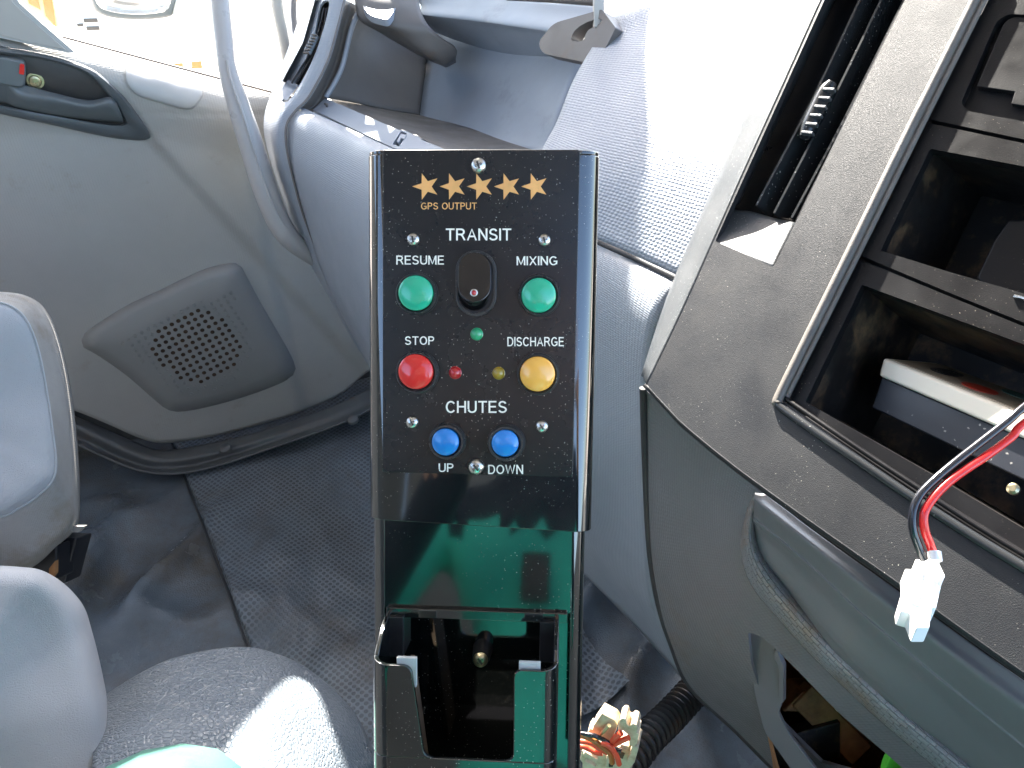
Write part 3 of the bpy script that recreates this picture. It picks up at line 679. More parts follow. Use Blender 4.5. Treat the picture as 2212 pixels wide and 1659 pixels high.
def text(s, x0, x1, y0, y1, mat, slant=0.0, wgt=.0, th=.135):
    W = sum(GL[ch][0] for ch in s)+.115*(len(s)-1); x = 0; vs_ = []; f = []; lay = 0
    for ch in s:
        w_, st = GL[ch]
        for pts in st:
            lay += 1; m = len(pts); closed = (Vector(pts[0])-Vector(pts[-1])).length < 1e-4; P2 = [Vector(p) for p in pts]; base = len(vs_)
            asp = ((x1-x0)/W)/(y1-y0)
            for i in range(m):
                a_ = P2[i-1] if i > 0 else (P2[-2] if closed else None); c_ = P2[i+1] if i < m-1 else (P2[1] if closed else None)
                d1 = (P2[i]-a_) if a_ else None; d2 = (c_-P2[i]) if c_ else None
                d1 = d1.normalized() if d1 else d2.normalized(); d2 = d2.normalized() if d2 else d1
                t = (d1+d2)
                t = t.normalized() if t.length > .2 else d1
                n_ = Vector((-t.y, t.x)); k = 1/max(.55, n_.dot(Vector((-d1.y, d1.x))))
                for sg in (1, -1):
                    q = P2[i]+n_*sg*th/2*k; X = x+q.x; Y = min(1.0, max(0.0, q.y))
                    px = x0+(x1-x0)*X/W; vs_.append(dl(px, y1+(y0-y1)*Y+slant*(px-x0), .00008+.000004*(lay % 3)))
            for i in range(m-1): f.append((base+2*i, base+2*i+1, base+2*i+3, base+2*i+2))
        x += w_+.115
    o = mk('lettering', vs_, f, M[mat], dev, False, None, True); o['label'] = 'printed word '+s
    bm = bmesh.new(); bm.from_mesh(o.data)
    for fc in bm.faces:
        if fc.normal.z < 0: fc.normal_flip()
    bm.to_mesh(o.data); bm.free()
    return o
text('GPS OUTPUT', 909.5, 1030, 437.5, 452.5, 'otxt', wgt=.006)
text('TRANSIT', 963, 1104.5, 493.5, 519.5, 'txt', wgt=.006)
text('RESUME', 856, 959, 552, 571.5, 'txt', wgt=.004); text('MIXING', 1116, 1204.5, 553.5, 573, 'txt', wgt=.004)
text('STOP', 874.5, 938, 726.5, 745, 'txt', wgt=.004); text('DISCHARGE', 1096, 1218, 728, 748, 'txt', wgt=.004)
text('CHUTES', 963, 1095, 866, 892, 'txt', wgt=.006)
text('UP', 947.5, 979.5, 1001, 1019.5, 'txt', wgt=.004); text('DOWN', 1054.5, 1130, 1004, 1024, 'txt', wgt=.004)
for k in range(5):
    cx, cy, r = 920.3+58.9*k, 402.7, 30
    pts = []
    for j in range(10):
        a = math.pi+j*math.pi/5; q = r if j % 2 == 0 else r*.40
        pts.append((cx+q*math.cos(a), cy+q*math.sin(a)))
    dplate('star', pts, M['otxt'], h=.0004, depth=.0004, bev=.0001, bseg=1)

# ================================================================== passenger door
DPn = Vector((math.sin(math.radians(25)), -math.cos(math.radians(25)), 0))
DP = Plane(Vector((-.825, 1.40, 0)), n=DPn)
door = empty('passenger_door', 'inside of the grey cab door with speaker grille, armrest cap and window', 'door', DP(350, 900, 0)*1.0)
def lerp_curve(pts):
    def f(u):
        if u <= pts[0][0]: a, b = pts[0], pts[1]
        elif u >= pts[-1][0]: a, b = pts[-2], pts[-1]
        else:
            for a, b in zip(pts, pts[1:]):
                if a[0] <= u <= b[0]: break
        return a[1]+(b[1]-a[1])*(u-a[0])/(b[0]-a[0])
    return f
def ss(a, b, x):
    t = min(1, max(0, (x-a)/(b-a))); return t*t*(3-2*t)
sillc = lerp_curve([(-200, -6), (136, 83), (446, 165), (660, 221), (900, 290)])
def smc(pts, n=8): 
    s = sm(pts, n, False); return lerp_curve(s)
botc = smc([(-200, 800), (0, 838), (149, 883), (230, 915), (298, 945), (347, 957), (420, 950), (496, 935), (620, 900), (731, 855), (800, 800), (900, 760)])
def door_h(u, v):
    s = v-sillc(u)
    h = .006+.085*ss(-50, 70, s)-.018*ss(70, 170, s)          # rounded ledge below the glass
    # shallow main recess: the crease runs from the handle down to the speaker's right shoulder
    d = (u-(322+ (v-290)*.92)) if v > 250 else -99
    h -= .014*(1-ss(-26, 14, d))*ss(230, 300, v)*ss(-260, 40, u+200)
    h += .010*ss(600, 860, v)
    # groove seam on the right, below the armrest cap
    d2 = u-(505+(v-215)*.22)
    h -= .012*ss(-14, 16, d2)*ss(205, 260, v)
    return h
def field(name, u0, u1, nu, nv, top, bot, hf, pl, mat, parent, thick=.003, vpow=1.0):
    rows = []
    for i in range(nv+1):
        k = (i/nv)**vpow; r = []
        for j in range(nu+1):
            u = u0+(u1-u0)*j/nu; v = top(u)*(1-k)+bot(u)*k
            r.append(pl(u, v, hf(u, v)))
        rows.append(r)
    vs_, f = gridmesh(rows)
    ex = Vector((0, 0, 1)).cross(pl.n).normalized()
    uv = [((p-pl.p).dot(ex), p.z) for p in vs_]
    o = mk(name, vs_, f, mat, parent, True, uv)
    fn = wmat(o).to_3x3() @ o.data.polygons[len(f)//2].normal
    if fn.dot(pl.n) < 0: o.data.flip_normals()
    if thick:
        s = o.modifiers.new('Solidify', 'SOLIDIFY'); s.thickness = thick; s.offset = -1
    return o
field('door_panel', -200, 860, 120, 110, sillc, botc, door_h, DP, M['door'], door, vpow=1.25)
def DH(h=0): 
    """plane-like callable riding on the door skin"""
    class _:
        n = DP.n; p = DP.p
        def __call__(s, u, v, hh=0.): return DP(u, v, door_h(u, v)+hh+h)
    return _()
skin = DH()
# window glass, seal, sash
gp = [DP(u, sillc(u)+4, .004) for u in (-200, 30, 150, 300, 446, 700)]
topg = [p+Vector((0, 0, .62)) for p in gp]
mk('window_pane', gp+topg, [(i, i+1, i+7, i+6) for i in range(5)], M['glass'], door)
tube('window_seal', [DP(u, sillc(u)-1, .002) for u in (-150, 30, 136, 300, 446, 560, 680)], .0042, M['dashdk'], door, seg=8, n=3)
# sail trim at the upper left
sail = rnd([(-160, -90), (20, -40), (40, 5), (90, 50), (161, 112), (150, 115), (80, 100), (0, 82), (-160, 40)], [0, 10, 8, 8, 4, 4, 4, 4, 0], 3)
spl = Plane(DP.p, n=DP.n)
pplate('sail_trim', spl, sail, M['doorledge'], door, h=.095, depth=.03, bev=.006, bseg=4)
pplate('sail_inset', spl, [(-160, -80), (10, -30), (28, 6), (78, 52), (143, 108), (80, 96), (0, 77), (-160, 38)], M['door'], door, h=.097, depth=.004, bev=.001)
# armrest cap
mound('armrest_cap', rnd([(270, 128), (300, 140), (430, 172), (440, 205), (418, 236), (395, 236), (292, 206), (272, 180)], [6, 4, 14, 14, 14, 14, 16, 10], 4), skin, [(1.0, -.004), (1.0, .003), (.985, .006), (.94, .0085), (.8, .010), (.4, .011)], M['doorledge'], door, 56)
# speaker cover
spk = sm([(174, 735), (190, 712), (271, 660), (340, 628), (397, 600), (450, 577), (496, 567), (518, 570), (531, 590), (560, 645), (592, 700), (622, 752), (640, 792), (634, 812), (600, 832), (529, 858), (450, 880), (387, 891), (358, 884), (330, 862), (270, 810), (205, 765), (180, 752)], 4)
sc = mound('speaker_cover', spk, skin, [(1.0, -.004), (.988, .002), (.96, .011), (.91, .019), (.82, .025), (.5, .028), (.2, .028)], M['speaker'], door, 72, center=(415, 742))
# grille holes: hexagonal array of dark discs on the cover, their colour standing for shade
hv = []; hf = []; ev = []; ef = []
o_ = Vector((428, 671)); ax = Vector((-14.5, 7.6)); ay = Vector((15.0, 6.6)); ay2 = Vector((9.0, 13.5))
inner = [(428, 668), (490, 686), (500, 715), (531, 748), (505, 795), (430, 828), (388, 826), (326, 764), (338, 715)]
outer_ = [(500, 622), (532, 700), (545, 760), (505, 830), (410, 860), (370, 840), (268, 745), (250, 735)]
def inpoly(p, poly):
    c = False; j = len(poly)-1
    for i in range(len(poly)):
        if (poly[i][1] > p[1]) != (poly[j][1] > p[1]) and p[0] < (poly[j][0]-poly[i][0])*(p[1]-poly[i][1])/(poly[j][1]-poly[i][1])+poly[i][0]: c = not c
        j = i
    return c
def spkh(u, v):
    # approximate the mound's height there
    return .0290
for i in range(-20, 26):
    for j in range(-20, 26):
        q = o_+ax*i*.98+ay2*j*.86+Vector((1.5, -5.2))*0*j
        inn = inpoly(q, inner); ou = inpoly(q, outer_)
        if not (inn or ou): continue
        r = .0044 if inn else .0036
        c = skin(q.x, q.y, spkh(q.x, q.y)+.0006)
        ex = DP.n.cross(Vector((0, 0, 1))).normalized(); ey = Vector((0, 0, 1))
        L_, F_ = (hv, hf) if inn else (ev, ef)
        b = len(L_); n = 10
        if inn:
            for k in range(n): a = 2*math.pi*k/n; L_.append(c+ex*r*math.cos(a)+ey*r*math.sin(a))
            L_.append(c-DP.n*.0003)
            for k in range(n): F_.append((b+k, b+(k+1) % n, b+n))
        else:
            for rr, hh in ((r, -.0005), (r*.93, .0004), (r*.80, .0004), (r*.72, -.0005)):
                for k in range(n): a = 2*math.pi*k/n; L_.append(c+ex*rr*math.cos(a)+ey*rr*math.sin(a)+DP.n*hh)
            for m_ in range(3):
                for k in range(n): F_.append((b+m_*n+k, b+m_*n+(k+1) % n, b+(m_+1)*n+(k+1) % n, b+(m_+1)*n+k))
if hv: tag(mk('grille_hole_discs', hv, hf, M['hole'], sc), kind='stuff')
if ev: tag(mk('blind_grille_rings', ev, ef, M['speaker'], sc), kind='stuff')
# pull handle set
bo = sm([(-120, 70), (0, 98), (70, 110), (132, 124), (205, 152), (265, 205), (300, 250), (326, 290), (322, 300), (300, 304), (230, 296), (120, 272), (0, 246), (-120, 216)], 5)
bi = sm([(-120, 92), (0, 116), (60, 122), (116, 133), (170, 150), (205, 172), (240, 215), (270, 258), (272, 266), (262, 270), (225, 268), (120, 250), (0, 227), (-120, 200)], 5)
bz = ring('handle_bezel', bo, bi, skin, [(0, -.004), (.04, .007), (.25, .013), (.7, .013), (.95, .010), (1.0, .004), (1.0, -.001)], M['bezel'], door, 90)
mound('handle_recess', bi, skin, [(1.0, .002), (.6, .003)], M['recess'], bz, 64)
hd = [[(-120, 170), (-120, 182), (-120, 200), (-120, 214)], [(0, 165), (0, 175), (0, 200), (0, 222)], [(18, 168), (20, 184), (20, 205), (20, 226)], [(50, 182), (45, 205), (45, 222), (45, 235)],
      [(120, 201), (120, 216), (120, 236), (120, 250)], [(190, 216), (190, 230), (200, 246), (205, 261)], [(232, 209), (236, 222), (246, 246), (252, 264)], [(250, 214), (256, 232), (264, 252), (266, 265)]]
hh = [[.012, .026, .022, .008], [.012, .026, .022, .008], [.013, .027, .022, .008], [.014, .029, .023, .008], [.014, .031, .024, .008], [.013, .030, .024, .008], [.012, .028, .022, .008], [.006, .016, .014, .006]]
rows = [[skin(u, v, h) for (u, v), h in zip(r, q)] for r, q in zip(hd, hh)]
loft('pull_handle', rows, M['handle'], door, n=5, thick=.006)
lk = pplate('lock_lever', Plane(skin(30, 150, .02), n=DP.n), rnd([(-60, 112), (20, 126), (52, 132), (56, 150), (54, 188), (40, 190), (-60, 172)], [0, 6, 8, 8, 8, 6, 0], 4), M['handle'], door, h=.002, depth=.02, bev=.004, bseg=3)
pplate('red_marker', Plane(skin(30, 150, .02), n=DP.n), rnd([(43, 138), (53, 140), (52, 162), (41, 160)], 2, 2), M['red'], lk, h=.0045, depth=.003, bev=.0005)
sp = skin(76, 175, .005); rr = .0085
sh = lathe('handle_screw', [(rr*1.5, -.004), (rr*1.5, .0005), (rr*1.1, .0008), (rr*.95, .004), (rr*.6, .0048), (rr*.4, .0048), (rr*.35, .002), (0, .002)], M['brass'], door, sp, ax=DP.n, seg=24, local=False)
tube('window_frame_front', [DP(592, -60, .01), DP(600, 20, .01), DP(612, 80, .01), DP(622, 135, .01), DP(634, 200, .01)], .011, M['pillar'], door, seg=10)
# ================================================================== door sill, floor
skirt = loft('door_sill', [[(-100, 860, 1.655), (60, 868, 1.683), (149, 893, 1.708), (298, 957, 1.732), (350, 972, 1.741), (430, 962, 1.760), (560, 932, 1.789), (740, 868, 1.837), (860, 800, 1.905)],
                  [(-100, 880, 1.616), (60, 888, 1.645), (149, 912, 1.669), (290, 978, 1.698), (355, 992, 1.708), (440, 982, 1.722), (565, 948, 1.760), (745, 884, 1.818), (870, 815, 1.886)],
                  [(-100, 900, 1.635), (60, 912, 1.655), (149, 938, 1.679), (285, 1000, 1.703), (360, 1012, 1.712), (450, 998, 1.732), (570, 962, 1.760), (750, 897, 1.809), (875, 826, 1.876)],
                  [(-100, 912, 1.597), (60, 926, 1.626), (149, 951, 1.650), (280, 1008, 1.669), (368, 1022, 1.679), (460, 1007, 1.698), (575, 970, 1.732), (756, 905, 1.789), (880, 834, 1.857)]], M['sill'], None, 6, .004)
tag(skirt, kind='structure')
for u, v in ((486, 968), (762, 905)):
    p = P(u, v, 1.722 if u < 600 else 1.785); 
    lathe('sill_rivet', [(.014, -.004), (.012, .003), (.006, .006), (0, .0065)], M['sill'], skirt, p, ax=Vector((0, -.3, .95)).normalized(), seg=20, local=False)
def floorxy(u, v, z=0):
    d = ray(u, v); return CAM+d*((z-CAM.z)/d.z)
s0, s1 = floorxy(417, 1070), floorxy(540, 1396)
sd = (s1-s0).normalized(); sn = Vector((-sd.y, sd.x, 0))
if sn.x < 0: sn = -sn
W1, W2, W3 = floorxy(200, 1150), floorxy(190, 1300), floorxy(430, 1290)
def wrk(p):
    n1 = noise.fractal(Vector((p.x*4.5, p.y*4.5, 1.3)), .9, 2.1, 4)
    rdg = 1-abs(noise.noise(Vector((p.x*7+3, p.y*4.2, .2))))*2
    a = math.exp(-((p-W2).length/.22)**2)+.35*math.exp(-((p-floorxy(1370, 1350)).length/.22)**2)*2
    return (.016*n1+.080*a*max(0, rdg)**2)
def ground_patch(name, x0, x1, y0, y1, st, z0, keep, mat, parent=None, amp=1.0):
    nx, ny = int((x1-x0)/st), int((y1-y0)/st); idx = {}; vs_ = []; f = []; uv = []
    for i in range(ny+1):
        for j in range(nx+1):
            p = Vector((x0+j*st, y0+i*st, 0))
            idx[i, j] = len(vs_); vs_.append(Vector((p.x, p.y, z0+amp*wrk(p)))); uv.append((p.x, p.y))
    for i in range(ny):
        for j in range(nx):
            c = Vector((x0+(j+.5)*st, y0+(i+.5)*st, 0))
            if keep(c): f.append((idx[i, j], idx[i, j+1], idx[i+1, j+1], idx[i+1, j]))
    o = mk(name, vs_, f, mat, parent, True, uv)
    bm = bmesh.new(); bm.from_mesh(o.data); bmesh.ops.delete(bm, geom=[v for v in bm.verts if not v.link_faces], context='VERTS'); bm.to_mesh(o.data); bm.free()
    return o
fl = ground_patch('cab_floor', -1.25, 1.0, -.5, 1.9, .015, 0, lambda c: True, M['mat']); tag(fl, kind='structure')
# raised honeycomb mat on the right of the seam, its rim following the seam line
nA, nB = 70, 90; rows = []; uvr = []
for i in range(nA+1):
    r = []
    for j in range(nB+1):
        base = s0+sd*(-.40+1.25*i/nA)+sn*(.0+.50*j/nB)
        z = .012+wrk(Vector((base.x, base.y, 0)))+.004*math.sin(i*.5)*math.exp(-j*.4)
        if j == 0: z -= .010
        r.append(Vector((base.x, base.y, z)))
    rows.append(r)
vs_, f_ = gridmesh(rows)
mt = mk('rubber_floor_mat', vs_, [q[::-1] for q in f_], M['mat2'], None, True, [(p.x, p.y) for p in vs_])
if mt.data.polygons[0].normal.z < 0: mt.data.flip_normals()
tag(mt, 'dirty blue-grey rubber floor mat with a honeycomb tread', 'floor mat')
tube('mat_edge_trim', [s0+sd*(-.4+1.25*k/12)-sn*.004+Vector((0, 0, .008+wrk(s0+sd*(-.4+1.25*k/12)))) for k in range(13)], .0022, M['seam'], mt, seg=8, n=4)
# ================================================================== dashboard
dash = empty('dashboard', 'pale grey dashboard with end air vent and open glovebox', 'dashboard', P(900, 500, 1.1))
loft('lower_panel', [
 [(645, 228, 1.335), (770, 285, 1.22), (900, 345, 1.09), (1120, 445, .97), (1290, 524, .88), (1470, 611, .775)],
 [(628, 246, 1.318), (757, 303, 1.205), (890, 368, 1.075), (1110, 466, .955), (1286, 545, .868), (1455, 630, .765)],
 [(621, 285, 1.315), (745, 350, 1.20), (882, 420, 1.07), (1105, 520, .945), (1285, 600, .86), (1420, 690, .768)],
 [(623, 350, 1.325), (738, 430, 1.205), (878, 500, 1.07), (1100, 600, .945), (1288, 690, .86), (1402, 760, .785)],
 [(650, 450, 1.36), (742, 535, 1.245), (872, 625, 1.10), (1090, 720, .97), (1290, 820, .875), (1394, 860, .81)],
 [(700, 600, 1.42), (775, 700, 1.31), (885, 800, 1.16), (1090, 900, 1.02), (1290, 980, .91), (1393, 1000, .84)],
 [(770, 740, 1.48), (822, 830, 1.41), (905, 930, 1.26), (1110, 1040, 1.10), (1285, 1100, .98), (1404, 1180, .88)],
 [(806, 800, 1.55), (860, 890, 1.47), (940, 990, 1.32), (1130, 1110, 1.16), (1272, 1180, 1.06), (1425, 1320, .92)],
 [(830, 840, 1.62), (890, 930, 1.53), (980, 1040, 1.38), (1180, 1170, 1.20), (1345, 1325, 1.08), (1490, 1484, .945)]], M['dash'], dash, 7, .004)
endp = loft('end_panel', [
 [(655, -60, 1.44), (700, -60, 1.36), (770, -70, 1.33)],
 [(657, 0, 1.43), (700, 0, 1.345), (744, 0, 1.33)],
 [(638, 62, 1.425), (685, 62, 1.34), (729, 60, 1.322)],
 [(612, 132, 1.42), (660, 138, 1.335), (707, 134, 1.318)],
 [(588, 198, 1.41), (628, 205, 1.33), (668, 208, 1.316)],
 [(573, 240, 1.395), (602, 245, 1.325), (626, 254, 1.315)],
 [(570, 284, 1.385), (592, 290, 1.325), (616, 290, 1.313)],
 [(582, 340, 1.39), (602, 345, 1.335), (624, 352, 1.322)],
 [(612, 430, 1.42), (630, 440, 1.375), (650, 450, 1.356)],
 [(644, 520, 1.45), (665, 530, 1.41), (676, 520, 1.385)],
 [(690, 605, 1.49), (712, 640, 1.46), (716, 625, 1.43)],
 [(752, 700, 1.54), (768, 745, 1.51), (775, 742, 1.482)],
 [(812, 790, 1.62), (828, 840, 1.60), (835, 838, 1.58)]], M['dash'], dash, 6, .004)
tube('end_seam', [(744, 0, 1.324), (729, 60, 1.317), (707, 134, 1.313), (668, 208, 1.311), (640, 238, 1.310), (621, 265, 1.309), (617, 300, 1.308), (626, 355, 1.316), (650, 448, 1.351), (676, 520, 1.38), (716, 620, 1.425), (775, 742, 1.478)], .0022, M['dashdk'], dash, seg=6)
# end vent: dark slot with blades and a thumb wheel, scoop below it
EV = Plane((660, 60, 1.345), (690, 60, 1.336), (630, 170, 1.332))
def evc(l): return [EV(u, v, 0) for u, v in l]
slot = [(686, 13), (708, 16), (704, 40), (692, 78), (672, 130), (643, 184), (622, 174), (640, 140), (660, 98), (674, 55)]
cutp = [EV(u, v, .002) for u, v in sm([(687, 5), (712, 5), (706, 40), (694, 78), (672, 132), (640, 190), (618, 217), (598, 206), (622, 176), (645, 138), (664, 95), (677, 52)], 3)]
try: cut(endp, cutp, EV.n, .03, .05)
except Exception as e: print('cut end', e)
evr = mk('vent_duct', [p for p in [EV(u, v, -.004) for u, v in [(680, 0), (718, 0), (700, 90), (645, 190), (610, 175), (655, 90)]]]+[p for p in [EV(u, v, -.035) for u, v in [(680, 0), (718, 0), (700, 90), (645, 190), (610, 175), (655, 90)]]],
     [(6, 7, 8, 9, 10, 11)]+[(i, (i+1) % 6, (i+1) % 6+6, i+6) for i in range(6)], M['dashdk'], dash)
for du in (0, 9): tube('vent_blade', [EV(700+du*.6, 18, -.006), EV(690+du, 60, -.006), EV(671+du, 112, -.006), EV(648+du, 150, -.006), EV(630+du, 180, -.006)], .0018, M['blacksm'], dash, seg=6)
mk('vent_scoop', [EV(596, 208, .001), EV(620, 217, .001), EV(646, 184, -.010), EV(622, 172, -.012)], [(0, 1, 2, 3)], M['dashsm'], dash)
kn = [EV(664, 114, -.001), EV(673, 96, -.001), EV(682, 76, -.001)]
tw = tube('thumb_wheel', kn, .008, M['dashsm'], dash, seg=14, flat=.6)
for k in range(7):
    a = k/6; p = EV(661+a*18, 114-a*38, .006); box('wheel_ridge', p, (EV(676, 80)-EV(670, 80))*.9, (EV(665, 100)-EV(665, 98.5)), EV.n*.002, M['trim'], tw)
# curved brown-grey band beside the vent housing
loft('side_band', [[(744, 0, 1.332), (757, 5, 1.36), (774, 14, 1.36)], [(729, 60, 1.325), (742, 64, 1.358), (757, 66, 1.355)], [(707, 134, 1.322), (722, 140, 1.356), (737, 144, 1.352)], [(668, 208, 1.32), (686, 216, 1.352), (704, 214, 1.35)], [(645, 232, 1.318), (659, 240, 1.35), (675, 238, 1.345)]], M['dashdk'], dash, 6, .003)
# glovebox
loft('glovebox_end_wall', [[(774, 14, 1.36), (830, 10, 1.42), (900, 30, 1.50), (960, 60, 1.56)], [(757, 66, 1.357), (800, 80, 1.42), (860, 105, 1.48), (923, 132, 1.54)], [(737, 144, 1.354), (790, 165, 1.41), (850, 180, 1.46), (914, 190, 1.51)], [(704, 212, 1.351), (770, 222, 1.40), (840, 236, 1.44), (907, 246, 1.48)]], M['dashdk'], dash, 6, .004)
tube('glovebox_rim', [(776, 22, 1.352), (758, 66, 1.35), (740, 140, 1.347), (722, 180, 1.345), (704, 210, 1.343)], .0045, M['dashsm'], dash, seg=8)
loft('glovebox_back_wall', [[(923, 60, 1.56), (1010, 70, 1.45), (1120, 90, 1.33), (1270, 120, 1.20)], [(922, 132, 1.54), (1010, 140, 1.44), (1120, 150, 1.32), (1250, 165, 1.19)], [(914, 190, 1.51), (1005, 205, 1.42), (1110, 225, 1.30), (1215, 245, 1.18)], [(907, 246, 1.48), (1000, 264, 1.385), (1100, 290, 1.27), (1190, 318, 1.18)], [(905, 262, 1.46), (1000, 290, 1.35), (1090, 318, 1.25), (1180, 350, 1.15)]], M['glove'], dash, 6, .004)
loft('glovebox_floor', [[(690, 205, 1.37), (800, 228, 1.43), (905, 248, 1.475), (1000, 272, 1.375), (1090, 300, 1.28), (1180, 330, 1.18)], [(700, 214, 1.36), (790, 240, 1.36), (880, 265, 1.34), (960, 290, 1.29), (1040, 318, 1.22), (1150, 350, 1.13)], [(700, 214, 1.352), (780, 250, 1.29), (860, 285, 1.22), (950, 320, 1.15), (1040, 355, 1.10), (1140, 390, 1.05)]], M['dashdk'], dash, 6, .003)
GS = Plane((675, 238, 1.337), (702, 212, 1.350), (953, 319, 1.145))
gs = pplate('glovebox_sill', GS, [(676, 237), (702, 212), (780, 245), (860, 280), (953, 319), (1060, 370), (1040, 395), (930, 352), (851, 320)], M['dashsm'], dash, holes=[[(848, 311), (858, 296), (868, 281), (881, 285), (873, 300), (862, 316)]], h=0, depth=.01, bev=.0012)
pplate('latch_recess', GS, [(846, 313), (868, 279), (884, 285), (864, 318)], M['blacksm'], gs, h=-.008, depth=.002, bev=0)
lc = pplate('latch', GS, [(856, 305), (866, 288), (879, 291), (874, 300), (866, 298), (861, 308)], M['dashsm'], gs, h=.001, depth=.008, bev=.0006)
tube('sill_stop', [GS(702, 224, .001), GS(707, 226, .004), GS(706, 230, .001)], .002, M['dashdk'], gs, seg=6)
# lid hinge structure across the glovebox
loft('top_beam', [[(860, -30, 1.40), (1000, -16, 1.34), (1130, 2, 1.25), (1300, 14, 1.14)], [(907, 8, 1.385), (1000, 14, 1.32), (1130, 26, 1.235), (1300, 44, 1.13)], [(905, 27, 1.37), (1000, 38, 1.305), (1110, 54, 1.225), (1260, 74, 1.13)],
   [(908, 36, 1.38), (1000, 50, 1.325), (1110, 66, 1.25), (1250, 90, 1.15)], [(930, 60, 1.47), (1000, 82, 1.42), (1100, 108, 1.33), (1250, 140, 1.23)], [(940, 70, 1.50), (1000, 92, 1.45), (1100, 120, 1.355), (1240, 155, 1.25)]], M['glove'], dash, 6, .004)
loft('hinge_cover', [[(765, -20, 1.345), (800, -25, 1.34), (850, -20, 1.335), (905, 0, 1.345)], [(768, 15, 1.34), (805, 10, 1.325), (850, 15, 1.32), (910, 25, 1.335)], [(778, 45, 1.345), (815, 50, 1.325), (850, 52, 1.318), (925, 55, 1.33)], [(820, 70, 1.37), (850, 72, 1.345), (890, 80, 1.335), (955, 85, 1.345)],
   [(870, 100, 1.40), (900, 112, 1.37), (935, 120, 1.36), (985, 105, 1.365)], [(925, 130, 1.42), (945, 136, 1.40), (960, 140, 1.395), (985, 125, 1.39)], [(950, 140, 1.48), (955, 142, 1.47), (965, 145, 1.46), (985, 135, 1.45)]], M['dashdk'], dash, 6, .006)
HK = Plane((800, 0, 1.345), (850, 0, 1.34), (800, 40, 1.30))
pplate('hinge_hook', HK, rnd([(790, -12), (850, -12), (862, 6), (838, 44), (800, 34), (782, 16)], 10, 4), M['dashsm'], dash, holes=[sm([(800, 16), (806, 2), (818, -4), (816, 6), (808, 16)], 3)], h=0, depth=.012, bev=.003)
CT = Plane((1180, 70, 1.09), (1260, 70, 1.03), (1180, 120, 1.085))
pplate('lid_catch', CT, rnd([(1195, 50), (1300, 20), (1330, 60), (1290, 140), (1172, 116), (1162, 92)], [16, 4, 4, 4, 18, 22], 4), M['dashdk'], dash, holes=[sm([(1234, 86), (1242, 66), (1264, 50), (1296, 40), (1296, 50), (1270, 66), (1258, 88)], 4)], h=0, depth=.02, bev=.004, bseg=3)
box('top_bracket', P(1293, 15, 1.02), RX*.0065, UY*.03, FW*.01, M['pillar'], dash, .001)
tube('top_edge', [(1095, -8, 1.2), (1180, -4, 1.13), (1300, 4, 1.06)], .006, M['dashdk'], dash, seg=8)
loft('centre_panel', [
 [(1400, 30, 1.11), (1470, 10, 1.06), (1560, -20, 1.0), (1640, -50, .955), (1780, -95, .89)],
 [(1330, 31, 1.05), (1400, 4, 1.01), (1500, -25, .955), (1600, -50, .91), (1765, -80, .855)],
 [(1290, 85, 1.02), (1370, 80, .97), (1470, 75, .915), (1570, 75, .865), (1722, 70, .80)],
 [(1240, 170, .995), (1330, 185, .94), (1430, 200, .885), (1530, 215, .835), (1668, 240, .765)],
 [(1203, 262, .975), (1290, 282, .918), (1390, 302, .865), (1490, 325, .81), (1620, 350, .745)],
 [(1170, 325, .962), (1260, 372, .903), (1360, 402, .853), (1460, 432, .80), (1575, 465, .74)],
 [(1120, 436, .960), (1205, 477, .908), (1288, 516, .872), (1380, 557, .822), (1500, 614, .755)]], M['dashbig'], dash, 7, .004)
tube('panel_seam', [(1120, 441, .963), (1205, 483, .912), (1288, 521, .874), (1380, 562, .824), (1475, 607, .770)], .0032, M['seam'], dash, seg=8)

# ================================================================== black centre console
K = Plane((1390, 828, .66), (1760, 0, .68), (2212, 1200, .45))
cons = empty('centre_console', 'black textured centre console with long air vent and open bays', 'console', K(1800, 700, -.05))
ins = [(2142, -60), (2131, 0), (1857, 552), (1705, 862), (1983, 1062), (2420, 1330), (2420, -60)]
venth = [(1812, -60), (1781, 0), (1545, 521), (1671, 577), (1719, 478), (1954, 0), (1984, -60)]
fo = [(1800, -60), (1770, 0), (1537, 520), (1470, 670), (1394, 829), (1440, 880), (1481, 921), (1580, 1002), (1693, 1085), (1820, 1175), (1946, 1263), (2020, 1319), (2212, 1453), (2420, 1600), (2420, 1345), (1980, 1072), (1694, 867), (1846, 549), (2120, 0), (2150, -60)]
# three flat pieces: nose, strip between vent and channel
pplate('fascia', K, fo[:-1]+[(2150, -60), (2000, -60)], M['black'], cons, holes=[], h=0, depth=.006, bev=.0025, bseg=3) if False else None
fas = plate('fascia', [K(u, v, 0) for u, v in fo], [], K.n, .006, M['black'], cons, 0)
cut(fas, [K(u, v, 0) for u, v in rnd(venth, [0, 0, 5, 6, 0, 0, 0], 3)], K.n, .02, .03)
